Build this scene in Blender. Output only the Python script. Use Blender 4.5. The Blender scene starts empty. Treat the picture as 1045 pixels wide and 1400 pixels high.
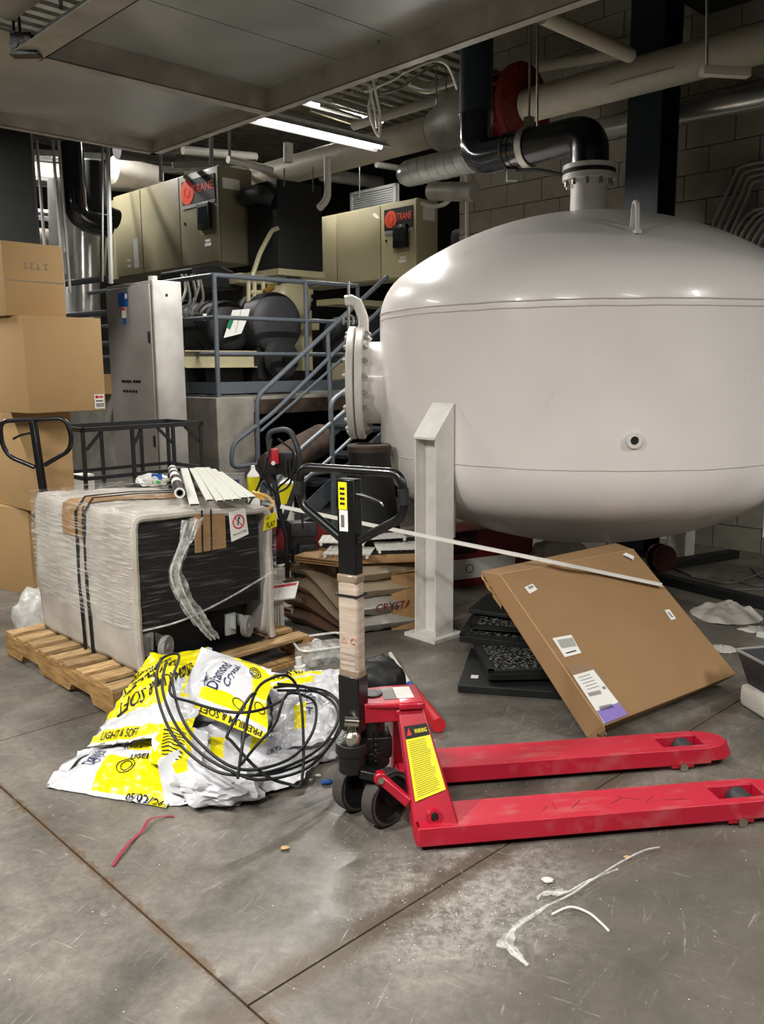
import bpy, bmesh, math, random
from mathutils import Vector, Matrix, noise
V = Vector
PI = math.pi
# ---------------------------------------------------------------- camera, world, exposure
FPX, CAM_H, PITCH, ROLL = 1180.0, 1.52, 0.1665, 0.008
TH = math.radians(44.0)                      # the building's axes are turned 44 degrees from the view
A = V((math.cos(TH), math.sin(TH), 0)); B = V((-math.sin(TH), math.cos(TH), 0))
scn = bpy.context.scene
cd = bpy.data.cameras.new('camera'); cam = bpy.data.objects.new('camera', cd)
scn.collection.objects.link(cam); scn.camera = cam
cd.sensor_fit = 'HORIZONTAL'; cd.sensor_width = 36.0; cd.lens = 36.0 * FPX / 1045.0
cd.clip_start = 0.05; cd.clip_end = 100
_f = V((0, math.cos(PITCH), -math.sin(PITCH))); _r0 = V((1, 0, 0)); _u0 = _r0.cross(_f)
_r = math.cos(ROLL) * _r0 - math.sin(ROLL) * _u0
_u = math.cos(ROLL) * _u0 + math.sin(ROLL) * _r0
CAM = V((0, 0, CAM_H))
m = Matrix((_r, _u, -_f)).transposed().to_4x4(); m.translation = CAM; cam.matrix_world = m
w = bpy.data.worlds.new('world'); scn.world = w; w.use_nodes = True
w.node_tree.nodes['Background'].inputs[0].default_value = (0.9, 0.93, 1.0, 1)
w.node_tree.nodes['Background'].inputs[1].default_value = 0.02
scn.view_settings.view_transform = 'Standard'; scn.view_settings.look = 'None'
scn.view_settings.gamma = 1.0; scn.view_settings.exposure = 0.18
scn.view_settings.use_curve_mapping = False
scn.cycles.use_denoising = True
scn.cycles.max_bounces = 6
# fluorescent fixtures: (a, b, z, along_B, watts, shown label)
FIXTURES = [
    (3.66, 5.0, 3.16, 0, 75, 'lit fluorescent strip fixture hanging beside the sheet metal tray'),
    (6.6, 8.0, 4.45, 0, 70, 'small far lit fluorescent fixture behind the front one, above the beige pipe'),
    (-1.6, 2.9, 3.3, 0, 170, 'lit fluorescent fixture outside the frame, over the floor at left'),
    (-0.5, 0.0, 3.4, 1, 130, 'lit fluorescent fixture outside the frame, behind the viewer'),
    (1.6, -1.9, 3.4, 1, 55, 'lit fluorescent fixture outside the frame, far behind the viewer at right'),
    (0.4, 7.2, 3.4, 0, 95, 'added fluorescent fill light outside the frame, over the left aisle'),  # added out of view to brighten the tray from beyond
    (4.2, -1.6, 3.0, 1, 75, 'added fluorescent fill light outside the frame, right of the tank'),  # added fill for the right side, its wall and pipes
    (3.6, 9.4, 4.3, 0, 100, 'added fluorescent fill light outside the frame, above the left chiller'),  # added to lift the dark background on the deck
]

# ---------------------------------------------------------------- helpers
def ray(x, y): return _f + (x - 522.5) / FPX * _r - (y - 700) / FPX * _u
def Z(x, y, z=0.0):                          # where the sight line of a photo point meets the height z
    d = ray(x, y); return CAM + d * ((z - CAM_H) / d.z)
def Y(x, y, dist):
    d = ray(x, y); return CAM + d * (dist / d.y)
def PA(x, y, a):
    d = ray(x, y); return CAM + d * (a / d.dot(A))
def PB(x, y, b):
    d = ray(x, y); return CAM + d * (b / d.dot(B))
def AB(a, b, z=0.0): return A * a + B * b + V((0, 0, z))
def toab(p): return V((p.dot(A), p.dot(B), p.z))
MAB = Matrix.Rotation(TH, 4, 'Z')
COL = scn.collection
ROOT = {}
def thing(name, label, cat, loc=(0, 0, 0), rz=0.0, group=None, rot=None):
    o = bpy.data.objects.new(name, None); COL.objects.link(o)
    m = Matrix.Translation(V(loc)) @ (rot.to_4x4() if rot else Matrix.Rotation(rz, 4, 'Z'))
    o.matrix_world = m; o.empty_display_size = 0.05
    o['label'] = label; o['category'] = cat
    if group: o['group'] = group
    ROOT[o.name] = m.copy()
    return o
def tag(o, label, cat, group=None, kind=None):
    o['label'] = label; o['category'] = cat
    if group: o['group'] = group
    if kind: o['kind'] = kind
    return o
def fillet(pts, r, n=5, closed=False):
    pts = [V(p) for p in pts]; out = []; N = len(pts)
    for i, p in enumerate(pts):
        if not closed and i in (0, N - 1): out.append(p); continue
        a = pts[i - 1] - p; b = pts[(i + 1) % N] - p
        k = min(r, a.length * 0.48, b.length * 0.48)
        s, e = p + a.normalized() * k, p + b.normalized() * k
        for j in range(n + 1):
            t = j / n; out.append(s * (1 - t) ** 2 + p * 2 * t * (1 - t) + e * t * t)
    return out
def smooth_path(pts, n=6, closed=False):     # Catmull-Rom
    pts = [V(p) for p in pts]; out = []; N = len(pts)
    for i in range(N if closed else N - 1):
        if closed: p0, p1, p2, p3 = pts[i - 1], pts[i], pts[(i + 1) % N], pts[(i + 2) % N]
        else: p0, p1, p2, p3 = pts[max(i - 1, 0)], pts[i], pts[i + 1], pts[min(i + 2, N - 1)]
        for j in range(n):
            t = j / n
            out.append(0.5 * ((2 * p1) + (p2 - p0) * t + (2 * p0 - 5 * p1 + 4 * p2 - p3) * t * t + (3 * p1 - p0 - 3 * p2 + p3) * t ** 3))
    if not closed: out.append(pts[-1])
    return out
class MB:
    def __init__(s): s.bm = bmesh.new()
    def _m(s, vs, M):
        if M is not None:
            for v in vs: v.co = M @ v.co
    def box(s, c, d, M=None, bev=0.0, mi=0):
        c = V(c); r = bmesh.ops.create_cube(s.bm, size=1.0)['verts']
        for v in r: v.co = V((v.co.x * d[0], v.co.y * d[1], v.co.z * d[2])) + c
        s._m(r, M); fs = {f for v in r for f in v.link_faces}
        for f in fs: f.material_index = mi
        if bev > 0:
            es = list({e for v in r for e in v.link_edges})
            bmesh.ops.bevel(s.bm, geom=es, offset=bev, segments=2, profile=0.6, affect='EDGES')
        return s
    def bb(s, a, b, **k):                    # box from two corners
        a, b = V(a), V(b); return s.box((a + b) / 2, [abs(x) for x in (b - a)], **k)
    def bar(s, p, q, wd, ht, mi=0, up=(0, 0, 1)):  # rectangular bar from p to q
        p, q = V(p), V(q); z = (q - p); L = z.length; z.normalize(); u = V(up)
        if abs(z.dot(u)) > 0.99: u = V((0, 1, 0))
        x = u.cross(z).normalized(); y = z.cross(x)
        M = Matrix((x, y, z)).transposed().to_4x4(); M.translation = (p + q) / 2
        return s.box((0, 0, 0), (wd, ht, L), M=M, mi=mi)
    def hexa(s, P, mi=0):                    # 8 corners: bottom 4 ccw, top 4 ccw
        v = [s.bm.verts.new(V(p)) for p in P]
        for f in ((3, 2, 1, 0), (4, 5, 6, 7), (0, 1, 5, 4), (1, 2, 6, 5), (2, 3, 7, 6), (3, 0, 4, 7)):
            s.bm.faces.new([v[i] for i in f]).material_index = mi
        return s
    def tube(s, pts, r, seg=8, closed=False, mi=0, r2=None):
        pts = [V(p) for p in pts]; N = len(pts)
        if N < 2: return s
        t0 = (pts[1] - pts[0]).normalized()
        n = t0.orthogonal().normalized(); rings = []
        for i, p in enumerate(pts):
            if closed: t = pts[(i + 1) % N] - pts[i - 1]
            else: t = pts[min(i + 1, N - 1)] - pts[max(i - 1, 0)]
            if t.length < 1e-9: t = t0.copy()
            t.normalize(); n = (n - t * n.dot(t))
            if n.length < 1e-6: n = t.orthogonal()
            n.normalize(); b = t.cross(n)
            rr = r if r2 is None else r + (r2 - r) * i / (N - 1)
            rings.append([s.bm.verts.new(p + (n * math.cos(2 * PI * k / seg) + b * math.sin(2 * PI * k / seg)) * rr) for k in range(seg)])
        for i in range(N if closed else N - 1):
            a, c = rings[i], rings[(i + 1) % N]
            for k in range(seg):
                f = s.bm.faces.new((a[k], a[(k + 1) % seg], c[(k + 1) % seg], c[k])); f.material_index = mi
        if not closed:
            s.bm.faces.new(rings[0][::-1]).material_index = mi; s.bm.faces.new(rings[-1]).material_index = mi
        return s
    def cyl(s, p, q, r, r2=None, seg=16, mi=0): return s.tube([p, q], r, seg=seg, mi=mi, r2=r2)
    def lathe(s, prof, o=(0, 0, 0), ax=(0, 0, 1), seg=24, mi=0):   # profile of (radius, height)
        o = V(o); z = V(ax).normalized(); x = z.orthogonal().normalized(); y = z.cross(x); rings = []
        for r, h in prof:
            if r < 1e-6: rings.append([s.bm.verts.new(o + z * h)])
            else: rings.append([s.bm.verts.new(o + z * h + (x * math.cos(2 * PI * k / seg) + y * math.sin(2 * PI * k / seg)) * r) for k in range(seg)])
        for a, c in zip(rings, rings[1:]):
            for k in range(seg):
                k2 = (k + 1) % seg
                vs = [a[k % len(a)], a[k2 % len(a)], c[k2 % len(c)], c[k % len(c)]]
                vs = list(dict.fromkeys(vs))
                if len(vs) > 2:
                    try: s.bm.faces.new(vs).material_index = mi
                    except ValueError: pass
        return s
    def prism(s, poly, t, M=None, mi=0):     # polygon in xy, extruded over z from 0 to t
        n = len(poly); lo = [s.bm.verts.new((p[0], p[1], 0)) for p in poly]; hi = [s.bm.verts.new((p[0], p[1], t)) for p in poly]
        fs = [s.bm.faces.new(lo[::-1]), s.bm.faces.new(hi)]
        for i in range(n): fs.append(s.bm.faces.new((lo[i], lo[(i + 1) % n], hi[(i + 1) % n], hi[i])))
        for f in fs: f.material_index = mi
        s._m(lo + hi, M); return s
    def grid(s, fn, nu, nv, mi=None, flip=False):
        g = [[s.bm.verts.new(V(fn(i / nu, j / nv))) for j in range(nv + 1)] for i in range(nu + 1)]
        for i in range(nu):
            for j in range(nv):
                q = (g[i][j], g[i + 1][j], g[i + 1][j + 1], g[i][j + 1])
                f = s.bm.faces.new(q[::-1] if flip else q)
                if mi: f.material_index = mi((i + .5) / nu, (j + .5) / nv)
        return g
    def pillow(s, fn, nu, nv, th, mi=None):  # closed bag: an upper sheet and a lower one
        def lo(u, v):
            e = min(1, 6 * u, 6 * (1 - u), 6 * v, 6 * (1 - v))
            return V(fn(u, v)) - V((0, 0, th * max(e, 0.02)))
        s.grid(fn, nu, nv, mi); s.grid(lo, max(nu // 3, 2), max(nv // 3, 2), None, flip=True)
        return s
    def build(s, name, mats, parent=None, space='local', smooth=35, bev=0.0, kind=None, normals=True):
        if not s.bm.verts: s.bm.free(); return None
        if normals: bmesh.ops.recalc_face_normals(s.bm, faces=s.bm.faces)
        me = bpy.data.meshes.new(name); s.bm.to_mesh(me); s.bm.free()
        if not isinstance(mats, (list, tuple)): mats = [mats]
        for k in mats: me.materials.append(k)
        M = {'local': Matrix(), 'world': Matrix(), 'ab': MAB}[space]
        if parent is not None and space != 'local': M = rootm(parent).inverted() @ M
        me.transform(M)
        if smooth:
            for p in me.polygons: p.use_smooth = True
            me.set_sharp_from_angle(angle=math.radians(smooth))
        o = bpy.data.objects.new(name, me); COL.objects.link(o)
        if parent is not None: o.parent = parent
        if kind: o['kind'] = kind
        if bev:
            b = o.modifiers.new('bevel', 'BEVEL'); b.width = bev; b.segments = 2; b.limit_method = 'ANGLE'; b.angle_limit = 0.7
        return o
def rootm(o):
    while o.parent is not None: o = o.parent
    return ROOT.get(o.name, Matrix())
def copy_tree(o, parent=None):
    c = o.copy(); COL.objects.link(c); c.parent = parent
    if o.name in ROOT: ROOT[c.name] = ROOT[o.name]
    for ch in list(o.children): copy_tree(ch, c)
    return c
_tc = {}
def text_tris(txt, bold=.012):
    if txt in _tc: return _tc[txt]
    cu = bpy.data.curves.new('t', 'FONT'); cu.body = txt; cu.size = 1.0; cu.align_x = 'CENTER'; cu.align_y = 'CENTER'; cu.resolution_u = 2; cu.offset = bold
    ob = bpy.data.objects.new('t', cu); COL.objects.link(ob)
    me = bpy.data.meshes.new_from_object(ob.evaluated_get(bpy.context.evaluated_depsgraph_get()))
    vs = [v.co.copy() for v in me.vertices]; fs = [tuple(p.vertices) for p in me.polygons]
    bpy.data.objects.remove(ob); bpy.data.curves.remove(cu); bpy.data.meshes.remove(me)
    if vs:
        x0, x1 = min(v.x for v in vs), max(v.x for v in vs); y0, y1 = min(v.y for v in vs), max(v.y for v in vs)
        vs = [V(((v.x - (x0 + x1) / 2) / (x1 - x0), (v.y - (y0 + y1) / 2) / (y1 - y0), 0)) for v in vs]
    _tc[txt] = (vs, fs); return _tc[txt]
def text_on(mb, txt, fn, mi=0, bold=0):      # fn maps (-.5...5, -.5...5) to a point just off the surface
    vs, fs = text_tris(txt); bv = [mb.bm.verts.new(fn(v.x, v.y)) for v in vs]
    for f in fs:
        try: mb.bm.faces.new([bv[i] for i in f]).material_index = mi
        except ValueError: pass
def flat_text(mb, txt, c, xd, yd, wd, ht, mi=0):
    c, xd, yd = V(c), V(xd).normalized(), V(yd).normalized()
    text_on(mb, txt, lambda x, y: c + xd * x * wd + yd * y * ht, mi)

# ---------------------------------------------------------------- materials
def lin(h):
    if isinstance(h, str):
        h = h.lstrip('#'); c = [int(h[i:i + 2], 16) / 255 for i in (0, 2, 4)]
        return [(x / 12.92 if x <= 0.04045 else ((x + 0.055) / 1.055) ** 2.4) for x in c] + [1]
    return list(h) + [1]
def nodes(name):
    m = bpy.data.materials.new(name); m.use_nodes = True; nt = m.node_tree
    return m, nt, nt.nodes, nt.links, nt.nodes['Principled BSDF']
def mat(name, col, rough=0.5, metal=0.0, var=0.12, scale=9.0, bump=0.0, bscale=60.0, col2=None, stretch=(1, 1, 1), coat=0.0, lo=0.35, hi=0.7, detail=5, rvar=0.0, emit=None, alpha=None, sheen=0):
    m, nt, N, L, bs = nodes(name)
    c = lin(col); c2 = lin(col2) if col2 else [x * (1 - var) for x in c[:3]] + [1]
    tc = N.new('ShaderNodeTexCoord'); mp = N.new('ShaderNodeMapping'); mp.inputs['Scale'].default_value = stretch
    L.new(tc.outputs['Object'], mp.inputs[0])
    n = N.new('ShaderNodeTexNoise'); n.inputs['Scale'].default_value = scale; n.inputs['Detail'].default_value = detail
    L.new(mp.outputs[0], n.inputs['Vector'])
    r = N.new('ShaderNodeValToRGB'); r.color_ramp.elements[0].position = lo; r.color_ramp.elements[1].position = hi
    r.color_ramp.elements[0].color = c2; r.color_ramp.elements[1].color = c
    L.new(n.outputs[0], r.inputs[0]); L.new(r.outputs[0], bs.inputs['Base Color'])
    bs.inputs['Roughness'].default_value = rough; bs.inputs['Metallic'].default_value = metal
    if rvar:
        q = N.new('ShaderNodeMapRange'); q.inputs[3].default_value = rough - rvar; q.inputs[4].default_value = rough + rvar
        L.new(n.outputs[0], q.inputs[0]); L.new(q.outputs[0], bs.inputs['Roughness'])
    if coat: bs.inputs['Coat Weight'].default_value = coat; bs.inputs['Coat Roughness'].default_value = 0.08
    if sheen: bs.inputs['Sheen Weight'].default_value = sheen
    if bump:
        n2 = N.new('ShaderNodeTexNoise'); n2.inputs['Scale'].default_value = bscale; n2.inputs['Detail'].default_value = 4
        L.new(mp.outputs[0], n2.inputs['Vector'])
        b = N.new('ShaderNodeBump'); b.inputs['Strength'].default_value = bump; b.inputs['Distance'].default_value = 0.01
        L.new(n2.outputs[0], b.inputs['Height']); L.new(b.outputs[0], bs.inputs['Normal'])
    if emit: bs.inputs['Emission Color'].default_value = lin(emit[0]); bs.inputs['Emission Strength'].default_value = emit[1]
    if alpha is not None: bs.inputs['Alpha'].default_value = alpha
    return m
def film_mat(name, lo=0.06, hi=0.55, scale=5, stretch=(1, 1, 14), rough=0.18, tint='#f4f4f0', rot=(0, 0.35, 0), p0=.38, p1=.68):
    m, nt, N, L, bs = nodes(name)
    bs.inputs['Base Color'].default_value = lin(tint); bs.inputs['Roughness'].default_value = rough
    bs.inputs['Specular IOR Level'].default_value = 0.9
    tc = N.new('ShaderNodeTexCoord'); mp = N.new('ShaderNodeMapping'); mp.inputs['Scale'].default_value = stretch; mp.inputs['Rotation'].default_value = rot
    L.new(tc.outputs['Object'], mp.inputs[0])
    n = N.new('ShaderNodeTexNoise'); n.inputs['Scale'].default_value = scale; n.inputs['Detail'].default_value = 5; n.inputs['Roughness'].default_value = .65
    L.new(mp.outputs[0], n.inputs['Vector'])
    q = N.new('ShaderNodeMapRange'); q.inputs[1].default_value = p0; q.inputs[2].default_value = p1; q.inputs[3].default_value = lo; q.inputs[4].default_value = hi
    L.new(n.outputs[0], q.inputs[0]); L.new(q.outputs[0], bs.inputs['Alpha'])
    b = N.new('ShaderNodeBump'); b.inputs['Strength'].default_value = .6; b.inputs['Distance'].default_value = 0.01
    L.new(n.outputs[0], b.inputs['Height']); L.new(b.outputs[0], bs.inputs['Normal'])
    return m
def floor_mat():
    m, nt, N, L, bs = nodes('stained_polished_concrete')
    tc = N.new('ShaderNodeTexCoord')
    def noise_(sc, det=6, st=(1, 1, 1), rot=(0, 0, 0), ro=.6, dist=0):
        mp = N.new('ShaderNodeMapping'); mp.inputs['Scale'].default_value = st
        pre = N.new('ShaderNodeMapping'); pre.inputs['Rotation'].default_value = rot; L.new(tc.outputs['Object'], pre.inputs[0]); L.new(pre.outputs[0], mp.inputs[0])
        n = N.new('ShaderNodeTexNoise'); n.inputs['Scale'].default_value = sc; n.inputs['Detail'].default_value = det; n.inputs['Roughness'].default_value = ro
        n.inputs['Distortion'].default_value = dist
        L.new(mp.outputs[0], n.inputs['Vector']); return n
    def ramp(src, p0, c0, p1, c1):
        r = N.new('ShaderNodeValToRGB'); e = r.color_ramp.elements
        e[0].position = p0; e[0].color = c0; e[1].position = p1; e[1].color = c1
        L.new(src.outputs[0], r.inputs[0]); return r
    def mix(fac, a, b, mode='MIX'):
        x = N.new('ShaderNodeMix'); x.data_type = 'RGBA'; x.blend_type = mode
        if isinstance(fac, float): x.inputs[0].default_value = fac
        else: L.new(fac.outputs[0], x.inputs[0])
        for s, i in ((a, 6), (b, 7)):
            if isinstance(s, list): x.inputs[i].default_value = s
            else: L.new(s.outputs[2 if s.bl_idname == 'ShaderNodeMix' else 0], x.inputs[i])
        return x
    k = lambda v: (v, v, v, 1)
    base = ramp(noise_(1.1, 7, dist=.8, ro=.62), .38, lin('#57534c'), .62, lin('#837d74'))
    fine = ramp(noise_(42, 6, ro=.75), .35, k(.74), .7, k(1.1))
    c = mix(1.0, base, fine, 'MULTIPLY')
    mott = ramp(noise_(4.2, 8, ro=.75, dist=.4), .36, k(.66), .62, k(1.1)); c = mix(.85, c, mott, 'MULTIPLY')
    # building axes for the joints and the stained slab
    rt = N.new('ShaderNodeMapping'); rt.inputs['Rotation'].default_value = (0, 0, -TH); L.new(tc.outputs['Object'], rt.inputs[0])
    sp = N.new('ShaderNodeSeparateXYZ'); L.new(rt.outputs[0], sp.inputs[0])
    wob = noise_(3.0, 7, ro=.7); wob2 = noise_(14, 6, ro=.8)
    def M_n(op, a_, b_=None, c_=None):
        n = N.new('ShaderNodeMath'); n.operation = op
        for i, v in enumerate((a_, b_, c_)):
            if v is None: continue
            if isinstance(v, (int, float)): n.inputs[i].default_value = v
            else: L.new(v, n.inputs[i])
        return n.outputs[0]
    def mask(val, lo_, hi_):                 # 1 below lo, 0 above hi
        r = N.new('ShaderNodeMapRange'); r.interpolation_type = 'SMOOTHSTEP'; r.inputs[1].default_value = lo_; r.inputs[2].default_value = hi_; r.inputs[3].default_value = 1; r.inputs[4].default_value = 0
        L.new(val, r.inputs[0]); return r
    w1 = M_n('MULTIPLY', M_n('SUBTRACT', wob.outputs[0], .5), 1.5); w2 = M_n('MULTIPLY', M_n('SUBTRACT', wob2.outputs[0], .5), .13)
    # olive-dark slab surface beyond the powdery strip, lower right
    da = M_n('SUBTRACT', 1.62, M_n('ADD', sp.outputs[0], w1)); db = M_n('SUBTRACT', M_n('ADD', sp.outputs[1], w1), 1.30)
    wet = mask(M_n('MAXIMUM', da, db), -.05, .12); wx = M_n('MULTIPLY', wet.outputs[0], .62)
    xw = N.new('ShaderNodeMix'); xw.data_type = 'RGBA'; L.new(wx, xw.inputs[0]); L.new(c.outputs[2], xw.inputs[6]); xw.inputs[7].default_value = lin('#57534a'); c = xw
    # powdery salt patch before the jack
    pa_ = M_n('SUBTRACT', sp.outputs[0], 1.75); pb_ = M_n('SUBTRACT', sp.outputs[1], 1.50)
    pd = M_n('ADD', M_n('SQRT', M_n('ADD', M_n('MULTIPLY', pa_, pa_), M_n('MULTIPLY', M_n('MULTIPLY', pb_, pb_), 1.6))), M_n('MULTIPLY', w1, .25))
    pm_ = mask(pd, .05, .55); pn = ramp(noise_(26, 8, ro=.85), .42, k(0), .62, k(1)); pw_ = M_n('MULTIPLY', M_n('MULTIPLY', pm_.outputs[0], pn.outputs[0]), .8)
    xw = N.new('ShaderNodeMix'); xw.data_type = 'RGBA'; L.new(pw_, xw.inputs[0]); L.new(c.outputs[2], xw.inputs[6]); xw.inputs[7].default_value = lin('#b9b6ae'); c = xw
    # grimy margins along the joints
    ja = M_n('ADD', M_n('ABSOLUTE', M_n('SUBTRACT', sp.outputs[0], 1.05)), w2); jb = M_n('ADD', M_n('ABSOLUTE', M_n('SUBTRACT', sp.outputs[1], 1.57)), w2)
    m1 = mask(ja, .004, .022); c = mix(m1, c, lin('#5d4c3b'))
    m2 = mask(M_n('MAXIMUM', jb, M_n('SUBTRACT', 1.0, sp.outputs[0])), .018, .085); m3 = M_n('MULTIPLY', m2.outputs[0], .85)
    xw = N.new('ShaderNodeMix'); xw.data_type = 'RGBA'; L.new(m3, xw.inputs[0]); L.new(c.outputs[2], xw.inputs[6]); xw.inputs[7].default_value = lin('#544a3e'); c = xw
    for rot, sc in ((.5, 2.6), (-.9, 2.0), (1.9, 3.1)):
        s = ramp(noise_(sc, 6, st=(1.2, 17, 1), rot=(0, 0, rot), ro=.75), .615, k(0), .70, k(.42)); c = mix(s, c, lin('#b5b2aa'))
    pw = ramp(noise_(13, 9, ro=.88, dist=.5), .605, k(0), .67, k(.5)); c = mix(pw, c, lin('#b0aca4'))
    dk = ramp(noise_(1.7, 6, dist=1.5), .60, k(0), .70, k(.55)); c = mix(dk, c, lin('#4c4740'))
    L.new(c.outputs[2], bs.inputs['Base Color'])
    rr = N.new('ShaderNodeMapRange'); rr.inputs[1].default_value = .3; rr.inputs[2].default_value = .7; rr.inputs[3].default_value = .30; rr.inputs[4].default_value = .58
    nn = noise_(3.5, 6); L.new(nn.outputs[0], rr.inputs[0]); L.new(rr.outputs[0], bs.inputs['Roughness'])
    b = N.new('ShaderNodeBump'); b.inputs['Strength'].default_value = .12; b.inputs['Distance'].default_value = .004
    n3 = noise_(55, 4); L.new(n3.outputs[0], b.inputs['Height']); L.new(b.outputs[0], bs.inputs['Normal'])
    return m
def wood_mat():
    m = mat('rough_pallet_pine', '#c6a473', .75, var=.3, scale=5, stretch=(2, 14, 14), bump=.3, bscale=30, col2='#86653e', lo=.3, hi=.65)
    nt = m.node_tree; N, L = nt.nodes, nt.links; oi = N.new('ShaderNodeObjectInfo'); mr = N.new('ShaderNodeMapRange'); mr.inputs[3].default_value = .68; mr.inputs[4].default_value = 1.15
    L.new(oi.outputs['Random'], mr.inputs[0]); bs = N['Principled BSDF']; src = bs.inputs['Base Color'].links[0].from_socket
    x = N.new('ShaderNodeMix'); x.data_type = 'RGBA'; x.blend_type = 'MULTIPLY'; x.inputs[0].default_value = 1; L.new(src, x.inputs[6]); L.new(mr.outputs[0], x.inputs[7]); L.new(x.outputs[2], bs.inputs['Base Color'])
    return m
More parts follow.
